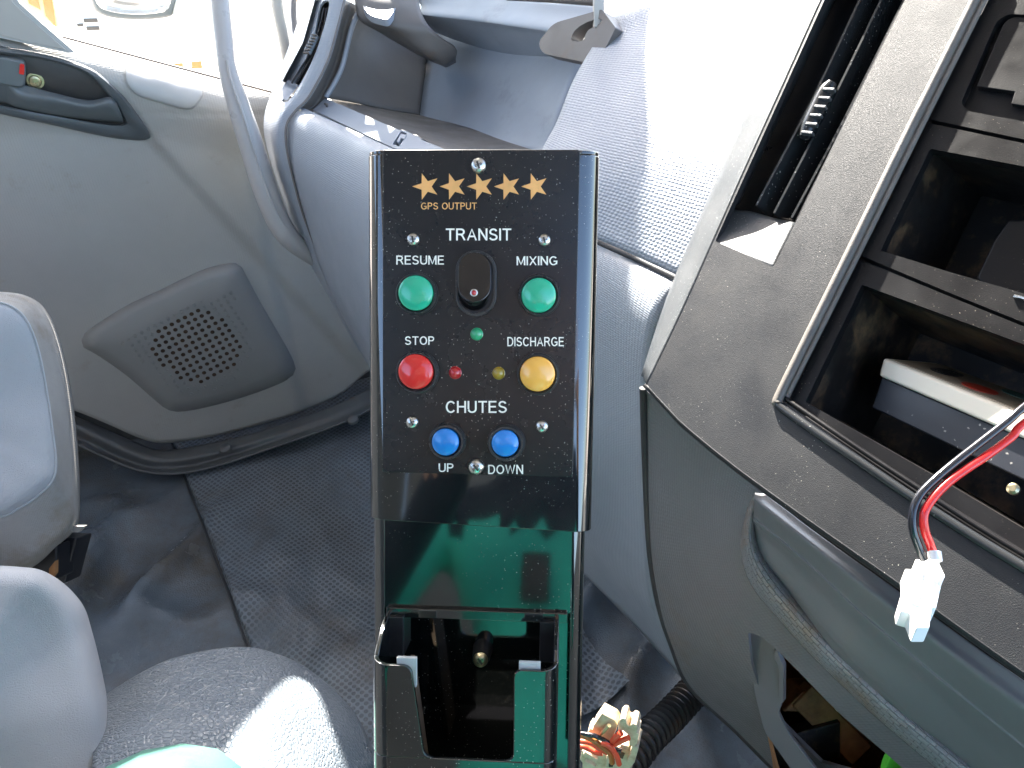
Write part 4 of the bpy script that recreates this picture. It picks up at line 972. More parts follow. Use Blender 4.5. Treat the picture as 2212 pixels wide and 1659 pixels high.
# rounded side wall falling away to the dashboard on the left
loft('side_strip', [[K(1802, -60, .0005), K(1785, -60, -.006), K(1742, -75, -.022), K(1725, -75, -.04)], [K(1772, 0, .0005), K(1755, 0, -.006), K(1715, 0, -.022), K(1700, 0, -.04)], [K(1702, 156, .0005), K(1686, 154, -.006), K(1650, 150, -.021), K(1638, 150, -.038)],
  [K(1610, 358, .0005), K(1600, 356, -.006), K(1572, 352, -.020), K(1562, 350, -.036)], [K(1539, 518, .0005), K(1530, 516, -.006), K(1504, 508, -.018), K(1496, 505, -.032)], [K(1472, 668, .0005), K(1466, 662, -.005), K(1444, 650, -.015), K(1438, 648, -.03)], [K(1395, 829, .0005), K(1393, 826, -.004), K(1389, 815, -.010), K(1384, 812, -.022)]], M['blackstrip'], cons, 6, .003)
loft('lower_edge', [[K(1393, 829, .0005), K(1440, 880, .0005), K(1481, 921, .0005), K(1580, 1002, .0005), K(1693, 1085, .0005), K(1820, 1175, .0005), K(1946, 1263, .0005), K(2100, 1374, .0005), K(2420, 1600, .0005)],
  [K(1389, 833, -.004), K(1437, 886, -.004), K(1478, 928, -.004), K(1577, 1010, -.004), K(1690, 1094, -.004), K(1817, 1184, -.004), K(1943, 1273, -.004), K(2097, 1384, -.004), K(2417, 1612, -.004)],
  [K(1389, 835, -.030), K(1440, 888, -.030), K(1480, 930, -.030), K(1580, 1012, -.030), K(1692, 1096, -.030), K(1820, 1186, -.030), K(1946, 1276, -.030), K(2100, 1388, -.030), K(2420, 1616, -.030)]], M['black'], cons, 5, .002)
# vent interior
vent = plate('air_vent', [K(u, v, -.045) for u, v in [(1800, -60), (1560, 470), (1700, 560), (2010, -60)]], [], K.n, .002, M['blacksm'], cons, 0)
mk('vent_side_wall', [K(1812, -60, 0), K(1781, 0, 0), K(1545, 521, 0), K(1577, 446, -.018), K(1597, 440, -.040), K(1832, -60, -.04)], [(0, 1, 4, 5), (1, 2, 3, 4)], M['blackstrip'], vent)
mk('vent_side_wall', [K(1984, -60, 0), K(1954, 0, 0), K(1719, 478, 0), K(1712, 470, -.045), K(1950, 0, -.045), K(1975, -60, -.045)], [(0, 1, 4, 5), (1, 2, 3, 4)], M['blacksm'], vent)
loft('vent_scoop', [[K(1541, 525, -.0005), K(1585, 545, -.0005), K(1630, 562, -.0005), K(1672, 580, -.0005)], [K(1556, 492, -.007), K(1600, 505, -.007), K(1640, 520, -.007), K(1694, 532, -.005)], [K(1574, 452, -.016), K(1620, 456, -.016), K(1670, 470, -.015), K(1719, 481, -.014)]], M['blackstrip'], vent, 6, .002)
mk('scoop_lip', [K(1577, 446, -.016), K(1719, 478, -.014), K(1719, 478, -.045), K(1577, 446, -.045)], [(0, 1, 2, 3)], M['blacksm'], vent)
mk('vent_end_wall', [K(1740, -58, .004), K(2000, -58, .004), K(2000, -58, -.045), K(1740, -58, -.045)], [(0, 1, 2, 3)], M['blacksm'], vent)
def blade(a, b, c, h0=-.010, w=.022):
    A, B, C2 = [K(u, v, h0) for u, v in (a, b, c)]
    d = (K.n+(-RX)*.0).normalized()
    x = (K(1720, 200)-K(1700, 200)).normalized()
    t = (C2-A).normalized(); wv = (K.n*-1*.96+x*.18).normalized()
    rows = [[p-x*.0009, p, p+x*.0009] for p in (A, B, C2)]
    vs_ = []
    for p in crv([A, B, C2], 4): vs_ += [p-x*.0010, p+x*.0010, p+x*.0010+wv*w, p-x*.0010+wv*w]
    f = []
    for i in range(len(vs_)//4-1):
        for k in range(4): f.append((i*4+k, i*4+(k+1) % 4, i*4+4+(k+1) % 4, i*4+4+k))
    o = mk('vent_blade', vs_, f, M['trimblk'], vent); 
    bm = bmesh.new(); bm.from_mesh(o.data); bmesh.ops.recalc_face_normals(bm, faces=bm.faces); bm.to_mesh(o.data); bm.free(); return o
blade((1880, -50), (1757, 210), (1634, 443)); blade((1927, -50), (1800, 212), (1672, 460)); blade((1978, -50), (1835, 235), (1710, 470), -.004)
tw2 = tube('thumb_wheel', [K(1738, 297, -.006), K(1750, 270, -.006), K(1768, 232, -.006), K(1785, 198, -.006), K(1797, 180, -.006)], [.0045, .0070, .0074, .0070, .0045], M['trimblk'], vent, seg=16)
for k in range(6):
    a = (k+.3)/6; p = K(1742+a*56, 294-a*112, .0000); t = (K(1797, 180)-K(1738, 297)).normalized(); s = t.cross(K.n)
    box('wheel_ridge', p, s*.0052, t*.0012, K.n*.0022, M['blackstrip'], tw2, .0006)
# channel trims round the insert
path1 = [(2137, -60), (2106, 0), (2040, 132), (1950, 312), (1835, 548), (1745, 730), (1684, 855), (1680, 872), (1692, 884), (1760, 932), (1860, 1000), (1975, 1078), (2100, 1158), (2212, 1226), (2420, 1350)]
path2 = [(2158, -60), (2128, 0), (2062, 132), (1970, 316), (1858, 542), (1768, 722), (1703, 850), (1700, 862), (1710, 870), (1780, 918), (1880, 986), (1990, 1058), (2110, 1136), (2222, 1204), (2420, 1322)]
def arcp(l, r=12): return l
tube('dusty_suntoned_rib', [K(u, v, .001) for u, v in path1[:8]], .0038, M['trim'], cons, seg=12, n=6)  # pale tone of this run: dust plus sunlight put into the colour
tube('dusty_suntoned_rib', [K(u, v, .000) for u, v in path2[:7]], .0019, M['trim'], cons, seg=8, n=6)
tube('dusty_suntoned_rib', [K(u+13, v+2, -.002) for u, v in path1[:7]], .0030, M['trim'], cons, seg=8, n=6)
tube('gloss_channel_rib', [K(u, v, .001) for u, v in path1[7:]], .0032, M['trimblk'], cons, seg=14, n=6)
tube('gloss_channel_rib', [K(u, v, .0) for u, v in path2[7:]], .0018, M['insert'], cons, seg=8, n=6)
loft('channel_floor', [[K(u, v, -.002) for u, v in [(1692, 872), (1760, 920), (1880, 1002), (1985, 1074), (2110, 1154), (2420, 1345)]], [K(u, v, -.004) for u, v in [(1704, 858), (1770, 905), (1890, 985), (1995, 1055), (2120, 1132), (2420, 1315)]]], M['insert'], cons, 4, .002)
# three insert units, each with its bay
def bayb(name, unit, outline, depth, dx=0, dy=0, mat='bay'):
    a = [K(u, v, -.006) for u, v in outline]; c = sum(a, Vector())/len(a)
    b = [p-K.n*depth+(K(1900+dx, 500+dy)-K(1900, 500)) for p in a]
    n = len(a)
    vs_ = a+b; f = [(i, (i+1) % n, (i+1) % n+n, i+n) for i in range(n)]+[tuple(range(n, 2*n))]
    return mk(name, vs_, f, M[mat], unit)
u1 = plate('upper_unit', [K(u, v, -.005) for u, v in [(2160, -60), (2134, 2), (2010, 258), (2420, 345), (2420, -60)]], [[K(u, v, -.005) for u, v in rnd([(2152, 46), (2178, 30), (2420, 40), (2420-2, 300), (2090, 240), (2076, 222)], [14, 14, 0, 0, 14, 8], 4)]], K.n, .008, M['insert'], cons, .0008)
bayb('cassette_recess', u1, [(2150, 46), (2178, 28), (2418, 40), (2418, 302), (2090, 242), (2072, 222)], .006, mat='insert')
pplate('cassette_door', K, rnd([(2170, 46), (2190, 36), (2420, 48), (2420, 262), (2184, 224), (2192, 198), (2110, 186)], [12, 8, 0, 0, 2, 2, 3], 3), M['insert'], u1, h=-.0065, depth=.004, bev=.0006)
u2 = plate('middle_unit', [K(u, v, -.005) for u, v in [(2007, 266), (1862, 553), (2060, 636), (2420, 780), (2420, 354)]], [[K(u, v, -.005) for u, v in rnd([(2010, 321), (1902, 541), (2043, 585), (2212, 634), (2400, 700), (2400, 395)], [6, 2, 2, 2, 2, 2], 3)]], K.n, .008, M['insert'], cons, .0008)
bayb('bay', u2, [(2010, 321), (1902, 541), (2043, 585), (2212, 634), (2400, 700), (2400, 395)], .11, 40, -60)
u3 = plate('lower_unit', [K(u, v, -.005) for u, v in [(1858, 562), (1707, 861), (1985, 1058), (2420, 1320), (2420, 790), (2060, 644)]], [[K(u, v, -.005) for u, v in rnd([(1862, 615), (1740, 868), (2023, 1030), (2212, 1142), (2400, 1250), (2400, 830), (2212, 744)], [3, 3, 0, 0, 2, 2, 0], 3)]], K.n, .008, M['insert'], cons, .0008)
bayb('bay', u3, [(1862, 615), (1740, 868), (2023, 1030), (2212, 1142), (2400, 1250), (2400, 830), (2212, 744)], .12, 30, -30)
tb = pplate('finger_tab', K, rnd([(2178, 474), (2146, 520), (2108, 600), (2120, 612), (2420, 720), (2420, 470)], [6, 4, 12, 8, 0, 0], 4), M['insert'], u2, h=-.040, depth=.03, bev=.002, bseg=3)
tube('metal_edge', [K(2190, 640, -.004), K(2216, 646, -.004), K(2290, 675, -.004)], .0012, M['metal'], u2, seg=6)
lathe('shaft_end', [(.0035, 0), (.0035, .003), (.002, .0045), (0, .0045)], M['brass'], u3, K(2190, 1058, -.012), ax=K.n, seg=16, local=False)
for q in ([(2120, -60), (2100, 0), (1840, 552), (1690, 866), (1712, 880), (1880, 560), (2030, 270), (2150, 0), (2190, -60)], [(1990, 255), (1995, 278), (2420, 372), (2420, 330)], [(1850, 545), (1850, 570), (2050, 655), (2420, 800), (2420, 770), (2060, 628)], [(1690, 858), (1690, 880), (1985, 1080), (2420, 1350), (2420, 1310), (1985, 1050), (1720, 868)]):
    pplate('insert_backing', K, q, M['bay'], cons, h=-.0135, depth=.002, bev=0)
mk('console_core', [P(1590, 1030, .70), P(2420, 1590, .49), P(2330, 1830, .55), P(1990, 1560, .62), P(1800, 1360, .66), P(1610, 1200, .71)], [(0, 1, 2, 3, 4, 5)], M['bay'], cons)
# box lying in the lower bay
bx = empty('remote_receiver', 'cream-lidded black box lying in the lowest console bay', 'box', K(2050, 900, -.03))
e1 = (P(2212, 900, .47)-P(1905, 775, .56)); 
A = P(1908, 772, .575); Bq = P(2260, 915, .475); dn = (P(1897, 812, .575)-P(1908, 772, .575))
bk = (P(2060, 783, .66)-P(1925, 770, .575))
ex = (Bq-A)
def slab(name, o, x, d, b, mat, parent, bev):
    c = o+x/2+d/2+b/2
    return box(name, c, x/2, d/2, b/2, mat, parent, bev)
slab('lid', A, ex, dn, bk, M['cream'], bx, .0025)
dn2 = (P(1880, 868, .578)-P(1899, 812, .577))
slab('case', A+dn*1.0+ex*.012+bk*.03, ex*.97, dn2*1.2, bk*.95, M['boxblk'], bx, .0015)
up = -dn.normalized()
def lidp(a, b, h=.0003): return A+ex*a+bk*b+up*h
pl4 = lambda pts, h=.0005: [lidp(a, b, h) for a, b in pts]
nl = ex.cross(bk).normalized(); nl = nl if nl.dot(up) > 0 else -nl
plate('label', pl4([(.05, .06), (.97, .06), (.97, .94), (.05, .94)]), [], nl, .0003, M['label'], bx, 0)
def ell(ca, cb, ra, rb, n=20): return [(ca+ra*math.cos(2*math.pi*k/n), cb+rb*math.sin(2*math.pi*k/n)) for k in range(n)]
plate('label_red_oval', pl4(ell(.52, .30, .10, .16), .0010), [], nl, .0004, M['lred2'], bx, 0)
plate('label_green_oval', pl4(ell(.62, .70, .10, .14), .0010), [], nl, .0004, M['lgrn'], bx, 0)
plate('label_red_oval', pl4(ell(.86, .30, .09, .12), .0010), [], nl, .0004, M['lred2'], bx, 0)
plate('label_print', pl4(ell(.24, .45, .08, .20), .0010), [pl4(ell(.24, .45, .06, .15), .0010)], nl, .0004, M['lblack'], bx, 0)
for k in range(4): plate('label_print', pl4([(.19+k*.03, .35), (.21+k*.03, .35), (.21+k*.03, .55), (.19+k*.03, .55)], .0010), [], nl, .0004, M['lblack'], bx, 0)
# ================================================================== lead with white connector
ld = empty('wire_lead', 'red and black twin wire ending in a white connector', 'cable', P(1990, 1200, .40))
bl = [(2330, 790, .41), (2212, 880, .402), (2177, 910, .400), (2104, 967, .397), (2062, 1000, .394), (2024, 1032, .392), (1990, 1066, .390), (1974, 1100, .389), (1972, 1140, .389), (1982, 1175, .390), (1996, 1208, .391)]
rd = [(2330, 830, .408), (2212, 915, .40), (2184, 945, .398), (2126, 988, .395), (2078, 1020, .392), (2042, 1048, .390), (2011, 1082, .388), (1996, 1112, .387), (1998, 1146, .388), (2010, 1178, .390), (2020, 1208, .391)]
tube('black_wire', bl, .0021, M['wireb'], ld, seg=14, n=8); tube('red_wire', rd, .0021, M['wirer'], ld, seg=14, n=8)
CP = Plane((1990, 1210, .400), (2040, 1213, .4005), (1990, 1345, .358))
cn = pplate('connector', CP, [(1978, 1207), (2026, 1209), (2042, 1243), (2034, 1262), (2023, 1312), (2014, 1312), (2008, 1356), (1980, 1356), (1967, 1325), (1946, 1319), (1944, 1302), (1957, 1257), (1955, 1228), (1974, 1229)], M['white'], ld, h=.0, depth=.009, bev=.0007)
pplate('connector_latch', CP, [(1975, 1222), (1996, 1224), (1984, 1300), (1966, 1296)], M['white'], cn, h=.0022, depth=.003, bev=.0005)
tube('terminal', [(2018, 1192, .388), (2021, 1212, .386)], .0032, M['white'], cn, seg=10)
# ================================================================== lower console body, drawer lid, worn lip
low = empty('lower_console', 'grey lower console with a worn drawer lip and an open socket hole', 'console', P(1600, 1300, .75))
body = loft('side_panel', [
 [(1389, 838, .705), (1450, 890, .695), (1530, 952, .675), (1600, 1005, .66), (1652, 1046, .648)],
 [(1394, 1000, .745), (1450, 1030, .722), (1520, 1070, .70), (1580, 1110, .675), (1628, 1140, .655)],
 [(1403, 1180, .78), (1460, 1190, .745), (1530, 1200, .712), (1590, 1210, .682), (1634, 1212, .662)],
 [(1422, 1300, .81), (1490, 1310, .76), (1570, 1320, .715), (1640, 1312, .68), (1712, 1300, .65)],
 [(1450, 1390, .83), (1530, 1410, .775), (1630, 1430, .72), (1740, 1425, .67), (1810, 1395, .625)],
 [(1492, 1484, .86), (1590, 1500, .79), (1710, 1530, .72), (1850, 1540, .645), (1945, 1520, .59)],
 [(1592, 1580, .86), (1690, 1600, .79), (1810, 1630, .715), (1960, 1650, .635), (2090, 1640, .57)],
 [(1700, 1690, .86), (1790, 1710, .79), (1910, 1740, .71), (2060, 1760, .63), (2230, 1780, .55)]], M['lower'], low, 7, .004)
hole = rnd([(1628, 1352), (1660, 1362), (1720, 1424), (1930, 1622), (2010, 1700), (1740, 1700), (1706, 1659), (1652, 1580), (1632, 1500), (1625, 1430)], [8, 8, 4, 4, 0, 0, 0, 20, 8, 4], 3)
HP = Plane((1640, 1400, .716), (1900, 1600, .66), (1700, 1640, .735))
try: cut(body, [HP(u, v, 0) for u, v in hole], HP.n, .05, .05)
except Exception as e: print('cut body', e)
tube('panel_seam', [(1389, 838, .703), (1394, 1000, .745), (1403, 1180, .782), (1422, 1300, .813), (1450, 1390, .835), (1492, 1484, .865), (1592, 1580, .868), (1700, 1690, .87)], .0035, M['seam'], low, seg=8)
def lidrow(k):
    cs = [((1632, 1050, .645), (1622, 1200, .655)), ((1760, 1148, .59), (1702, 1272, .628)), ((1900, 1248, .54), (1802, 1396, .592)), ((2050, 1356, .50), (1922, 1516, .560)), ((2212, 1472, .46), (2085, 1660, .532)), ((2380, 1590, .43), (2230, 1800, .50))]
    return cs
prof = [(0, .012), (.10, .004), (.17, -.004), (.24, -.005), (.42, .001), (.47, .0), (.62, .006), (.9, .008), (1.0, .014), (1.12, .03)]
rows = []
for k, dp in prof:
    r = []
    for a, b in lidrow(0):
        p = P(*a).lerp(P(*b), k); r.append(p+(p-CAM).normalized()*dp)
    rows.append(r)
loft('drawer_lid', rows, M['lid'], low, 6, .004)
lipc = [(1640, 1060, .655), (1622, 1120, .655), (1622, 1180, .656), (1652, 1245, .652), (1712, 1320, .64), (1790, 1405, .618), (1900, 1510, .585), (2010, 1605, .557), (2140, 1710, .53)]
# broad rounded lip, textured and worn
rows = []
for off, dp in ((-30, .010), (-18, .000), (-4, -.006), (10, -.006), (20, -.001), (27, .008)):
    r = []
    for i, (u, v, t) in enumerate(lipc):
        a = Vector(lipc[max(i-1, 0)][:2]); b = Vector(lipc[min(i+1, len(lipc)-1)][:2]); d = (b-a).normalized(); nn = Vector((d.y, -d.x))
        w_ = .45 if i < 2 else (.75 if i == 2 else 1.15)
        r.append(P(u+nn.x*off*w_, v+nn.y*off*w_, t+dp*w_))
    rows.append(r)
loft('drawer_lip', rows, M['lip'], low, 6, .003)
# socket surround
so_ = rnd([(1620, 1352), (1634, 1350), (1660, 1365), (1674, 1392), (1676, 1430), (1689, 1450), (1689, 1519), (1681, 1540), (1700, 1580), (1745, 1640), (1790, 1700), (1745, 1700), (1706, 1659), (1650, 1580), (1630, 1500), (1622, 1430)], [6, 6, 6, 3, 4, 3, 4, 6, 10, 6, 0, 0, 6, 14, 8, 6], 3)
pplate('socket_flange', HP, so_, M['lower'], low, h=-.007, depth=.004, bev=.001)
pplate('socket_clip', HP, rnd([(1677, 1396), (1684, 1420), (1692, 1440), (1692, 1518), (1684, 1518), (1684, 1446), (1672, 1420)], 2, 2), M['lower'], low, h=-.001, depth=.006, bev=.0006)
bd = [HP(u, v, -.010) for u, v in [(1650, 1350), (1940, 1620), (2020, 1720), (1700, 1720), (1640, 1500)]]
bb = [HP(u, v, -.15) for u, v in [(1640, 1330), (1990, 1600), (2060, 1740), (1680, 1740), (1620, 1500)]]
mk('inner_cavity', bd+bb, [(i, (i+1) % 5, (i+1) % 5+5, i+5) for i in range(5)]+[(5, 6, 7, 8, 9)], M['rust'], low)
box('rusty_bracket', HP(1760, 1500, -.10), RX*.030, UY*.010+RX*.01, FW*.02, M['rust'], low, .002)
box('rusty_bracket', HP(1790, 1560, -.09), RX*.03-UY*.03, UY*.010+RX*.01, FW*.01, M['rust'], low, .002)
box('inner_block', HP(1760, 1600, -.07), RX*.022+UY*.006, UY*.018, FW*.01, M['bay'], low, .002)
for u, v in ((1762, 1460), (1818, 1524)): lathe('clip_button', [(.006, 0), (.006, .004), (.003, .006), (0, .006)], M['plug'], low, HP(u, v, -.06), ax=HP.n, seg=14, local=False)
tag(pplate('lime_tag', Plane((1940, 1640, .68), (2000, 1640, .68), (1940, 1700, .70)), [(1929, 1622), (1975, 1662), (2020, 1720), (1900, 1720), (1912, 1660)], M['lime'], None, h=0, depth=.008, bev=.001), 'bright lime green block at the bottom edge beneath the drawer lip', 'block')
# ================================================================== conduit and plug on the floor
hs = [(1540, 1440, 1.02), (1500, 1490, 1.0), (1450, 1545, .97), (1395, 1600, .93), (1330, 1690, .88)]
hp = crv([P(*p) for p in hs], 30); rad = [.0185+.0022*math.cos(i*math.pi*.8) for i in range(len(hp))]
tag(tube('corrugated_conduit', hp, rad, M['hose'], None, seg=16, curve=False), 'black corrugated conduit running over the floor behind the cream plug', 'conduit')
pg = empty('wiring_plug', 'dirty cream multi-pin plug with red and brown wires', 'plug', P(1320, 1600, .62))
PP = Plane((1320, 1600, .60), (1380, 1620, .595), (1310, 1650, .62))
# zoom map for this detail: U=1231+zx*.1075, V=1480.6+zy*.1075
def z(*a): return [(1231+x*.1075, 1480.6+y*.1075) for x, y in a]
sh = pplate('housing', PP, z((640, 570), (900, 710), (960, 790), (930, 900), (820, 1140), (700, 1100), (560, 1010), (350, 960), (410, 870), (450, 900), (470, 820)), M['plug'], pg, h=0, depth=.010, bev=.0008)
pplate('housing_wing', PP, z((990, 720), (1040, 670), (1110, 680), (1140, 720), (1140, 780), (1180, 825), (1220, 810), (1250, 770), (1340, 810), (1370, 880), (1340, 960), (1385, 990), (1350, 1180), (1270, 1260), (1180, 1190), (1190, 1020), (1050, 900), (960, 930)), M['plug'], pg, h=.003, depth=.012, bev=.0008)
pplate('housing_body', PP, z((240, 1320), (420, 1310), (560, 1370), (760, 1360), (900, 1330), (1060, 1180), (1200, 1180), (1340, 1220), (1380, 1270), (1300, 1560), (1240, 1640), (1180, 2000), (250, 2000), (250, 1560), (200, 1500)), M['plug'], pg, h=-.003, depth=.016, bev=.0008)
pplate('key_rib', PP, rnd(z((1250, 1220), (1370, 1240), (1370, 1290), (1300, 1560), (1220, 1600), (1140, 1540)), 2, 2), M['plug'], pg, h=.002, depth=.006, bev=.001)
for q in (((300, 1340), (560, 1500), (520, 1560), (260, 1400)), ((740, 1420), (860, 1360), (900, 1420), (700, 1700)), ((1010, 1190), (1190, 1230), (1160, 1300), (1020, 1270)), ((300, 1520), (520, 1640), (480, 1760), (280, 1640))):
    pplate('inner_rib', PP, z(*q), M['plug'], pg, h=.0, depth=.004, bev=.0006)
for q in (((950, 1340), (1100, 1380), (1060, 1480), (930, 1420)), ((780, 1560), (900, 1500), (860, 1640), (780, 1640)), ((640, 1000), (760, 1060), (740, 1120), (640, 1060))):
    pplate('terminal_pocket', PP, z(*q), M['bay'], pg, h=-.002, depth=.002, bev=0)
tube('metal_pin', [PP(*p, .003) for p in z((620, 990), (700, 900), (790, 800))], [.0013, .0018, .0016], M['brass'], pg, seg=10)
def wire(pts, r, mat, h=.004):
    tube({'wires': 'salmon_wire', 'wireo': 'brown_wire', 'wireb': 'black_wire'}[mat], [PP(*p, h+(i % 2)*.0006) for i, p in enumerate(z(*pts))], r, M[mat], pg, seg=10, n=6)
wire([(-300, 980), (200, 1010), (380, 1060), (540, 1150), (660, 1240), (800, 1360), (840, 1480), (850, 1560)], .0021, 'wireo', .007)
wire([(-300, 1100), (200, 1120), (400, 1150), (560, 1240), (720, 1330), (700, 1350)], .0022, 'wires', .005)
wire([(-300, 1200), (200, 1220), (380, 1270), (520, 1340), (660, 1360)], .0022, 'wires', .005)
wire([(640, 1150), (760, 1200), (880, 1310), (950, 1450), (990, 1580)], .0021, 'wires', .008)
wire([(-300, 900), (380, 990), (560, 1040), (740, 1130), (900, 1260), (1040, 1320)], .0018, 'wireb', .006)
wire([(850, 1120), (920, 1040), (1030, 960)], .0022, 'wires', .005); wire([(900, 1180), (1040, 1110), (1180, 1050)], .0022, 'wires', .005)

# ================================================================== seats
S1 = Plane((0, 900, .98), (160, 900, 1.02), (0, 1200, .90))
seat = empty('passenger_seat', 'pale grey cloth passenger seat with a stained lower side, at the left edge', 'seat', S1(-100, 1200, -.1))
def seatloft(name, rows, mat, n=6): return loft(name, rows, mat, seat, n, .01)
out_ = [(-320, 640, 1.0), (-120, 628, 1.0), (0, 631, 1.0), (50, 640, 1.01), (88, 668, 1.02), (118, 730, 1.03), (142, 830, 1.03), (157, 950, 1.02), (163, 1060, 1.0), (158, 1135, .985), (118, 1178, .97), (66, 1222, .955), (-20, 1250, .94), (-320, 1280, .90)]
inn_ = [(-320, 660, .95), (-120, 645, .95), (-10, 652, .95), (35, 668, .955), (62, 700, .96), (84, 760, .965), (100, 840, .965), (112, 920, .955), (121, 1000, .945), (112, 1040, .935), (80, 1072, .925), (40, 1098, .915), (-20, 1122, .905), (-320, 1190, .86)]
back_ = [(u+10, v, t+.14) for u, v, t in out_]
mid_ = [((a[0]*.6+b[0]*.4), (a[1]*.6+b[1]*.4), a[2]*.45+b[2]*.55) for a, b in zip(out_, inn_)]
seatloft('side_bolster', [back_, out_, mid_, inn_], M['seats'], 5)
cen_ = [(-150+(a[0]+150)*.86, 880+(a[1]-880)*.86, a[2]-.012) for a in inn_]; cen2 = [(-150+(a[0]+150)*.3, 880+(a[1]-880)*.3, .915) for a in inn_]
seatloft('front_cloth', [inn_, cen_, cen2], M['seatf'], 5)
tube('piping', inn_, .0014, M['seatf'], seat, seg=8)
sb = box('hinge_bracket', P(138, 1205, 1.05), RX*.020, UY*.030+RX*.008, FW*.02, M['blacksm'], seat, .003)
box('hinge_bracket', P(105, 1220, 1.02), RX*.022+UY*.008, UY*.022, FW*.02, M['blacksm'], seat, .003)
box('rusty_bolt', P(116, 1232, .985), RX*.004+UY*.005, UY*.008, FW*.004, M['rust'], seat, .001)
box('torn_trim', P(166, 1142, 1.0), RX*.008, UY*.004+RX*.004, FW*.004, M['seats'], seat, .001)
s2 = [(-320, 1225, .80), (-60, 1222, .80), (46, 1226, .805), (90, 1234, .81), (128, 1256, .815), (158, 1284, .82), (180, 1316, .82), (194, 1360, .82), (212, 1430, .81), (232, 1530, .80), (250, 1640, .79), (275, 1760, .78)]
m2 = [(-320, 1245, .755), (-60, 1240, .755), (36, 1244, .757), (76, 1252, .76), (108, 1272, .765), (134, 1300, .768), (152, 1335, .768), (165, 1380, .765), (184, 1440, .757), (205, 1530, .745), (222, 1640, .735), (245, 1760, .725)]
c2 = [(-150+(a[0]+150)*.75, 1600+(a[1]-1600)*.8, a[2]-.018) for a in m2]; c3 = [(-150+(a[0]+150)*.3, 1650+(a[1]-1650)*.4, .71) for a in m2]
b2 = [(u+4, v, t+.12) for u, v, t in s2]
seat2 = empty('centre_seating', 'light grey cloth seat back in the bottom left corner', 'seat', P(0, 1600, .8))
loft('cushion', [b2, s2, m2, c2, c3], M['seatf'], seat2, 6, .01)
# engine-cover armrest with leather grain
arm = loft('leather_armrest', [
 [(215, 1540, .98), (306, 1500, .99), (383, 1470, 1.0), (498, 1450, 1.01), (590, 1460, 1.0), (700, 1520, .98), (790, 1600, .95), (850, 1720, .92)],
 [(215, 1512, .86), (306, 1455, .875), (383, 1421, .885), (498, 1401, .90), (575, 1408, .90), (670, 1450, .89), (766, 1540, .86), (823, 1662, .82)],
 [(205, 1520, .83), (306, 1465, .84), (390, 1436, .85), (495, 1414, .862), (580, 1420, .862), (665, 1462, .85), (750, 1545, .82), (800, 1662, .785)],
 [(200, 1570, .77), (310, 1525, .775), (410, 1500, .782), (505, 1482, .79), (585, 1482, .79), (655, 1515, .785), (715, 1590, .765), (755, 1690, .74)],
 [(200, 1640, .72), (310, 1600, .715), (420, 1580, .718), (510, 1570, .722), (590, 1580, .725), (650, 1620, .725), (700, 1690, .71), (730, 1760, .70)],
 [(190, 1800, .65), (310, 1780, .645), (420, 1770, .64), (510, 1760, .64), (590, 1770, .64), (650, 1790, .64), (700, 1830, .64), (730, 1880, .64)]], M['lump'], None, 8, .008)
tag(arm, 'blue-grey leather-grained armrest lump in front of the floor mat, half in sun', 'armrest')
MP = Plane((330, 1660, .50), (400, 1660, .50), (330, 1720, .49))
0 and tag(mound('mint_cap', sm([(236, 1668), (280, 1642), (330, 1626), (365, 1624), (400, 1636), (415, 1660), (410, 1720), (330, 1750), (250, 1740)], 4), MP, [(1.0, -.01), (1.0, .0), (.93, .006), (.75, .011), (.4, .013)], M['mint'], None, 40), 'pale mint green rounded cap peeping in at the bottom edge', 'cap')
# ================================================================== grab rail on the pillar
gr = empty('grab_rail', 'long pale grey grab rail beside the windscreen pillar', 'grab rail', P(655, 545, 1.42))
tube('rail', [(472, -80, 1.30), (475, 0, 1.30), (483, 80, 1.30), (492, 150, 1.30), (516, 230, 1.31), (542, 310, 1.33), (570, 400, 1.355), (598, 470, 1.38), (626, 515, 1.40), (668, 552, 1.44), (700, 570, 1.48)], [.0155, .0158, .0155, .0150, .0185, .0205, .0210, .0205, .0185, .014, .011], M['rail'], gr, seg=20, n=8)
tube('rail_bead', [(491, 130, 1.283), (500, 175, 1.283), (520, 232, 1.29), (545, 310, 1.31), (574, 400, 1.336), (603, 468, 1.362), (630, 508, 1.384)], .0022, M['rail'], gr, seg=8)
# windscreen pillar
pi_ = empty('windscreen_pillar', 'slanting windscreen pillar trim and rubber seal at the top of the picture', 'pillar', P(625, 60, 1.5))
tube('pillar_trim', [(605, -120, 1.72), (612, -40, 1.68), (622, 40, 1.62), (632, 110, 1.58), (640, 190, 1.54)], [.026, .024, .022, .020, .02], M['pillar'], pi_, seg=12, n=4)
tube('rubber_seal', [(640, -40, 1.56), (634, 20, 1.55), (640, 90, 1.53), (648, 160, 1.5)], .006, M['seam'], pi_, seg=8, n=4)
# ================================================================== cab shell out of view: roof, header, rear wall
def FLZ(f, l, z_): return FWD*f+LAT*l+Vector((0, 0, z_))
ld_ = 1.617
roof = empty('cab_shell', 'roof lining, window headers and walls of the truck cab', 'cab interior', FLZ(.2, .6, 2.0))
def fbox(name, f0, f1, l0, l1, z0, z1, mat, parent, bev=.004):
    return box(name, FLZ((f0+f1)/2, (l0+l1)/2, (z0+z1)/2), FWD*(f1-f0)/2, LAT*(l1-l0)/2, Vector((0, 0, (z1-z0)/2)), mat, parent, bev)
fbox('roof_lining', -1.0, 1.05, -.80, 1.62, 2.06, 2.10, M['cabin'], roof)
fbox('door_header', -1.0, 1.05, 1.585, 1.625, 1.99, 2.06, M['cabin'], roof)
fbox('rear_wall', -1.04, -1.0, -.80, 1.62, -.2, 1.30, M['cabin'], roof)
fbox('rear_wall', -1.04, -1.0, -.80, 1.62, 1.85, 2.06, M['cabin'], roof)
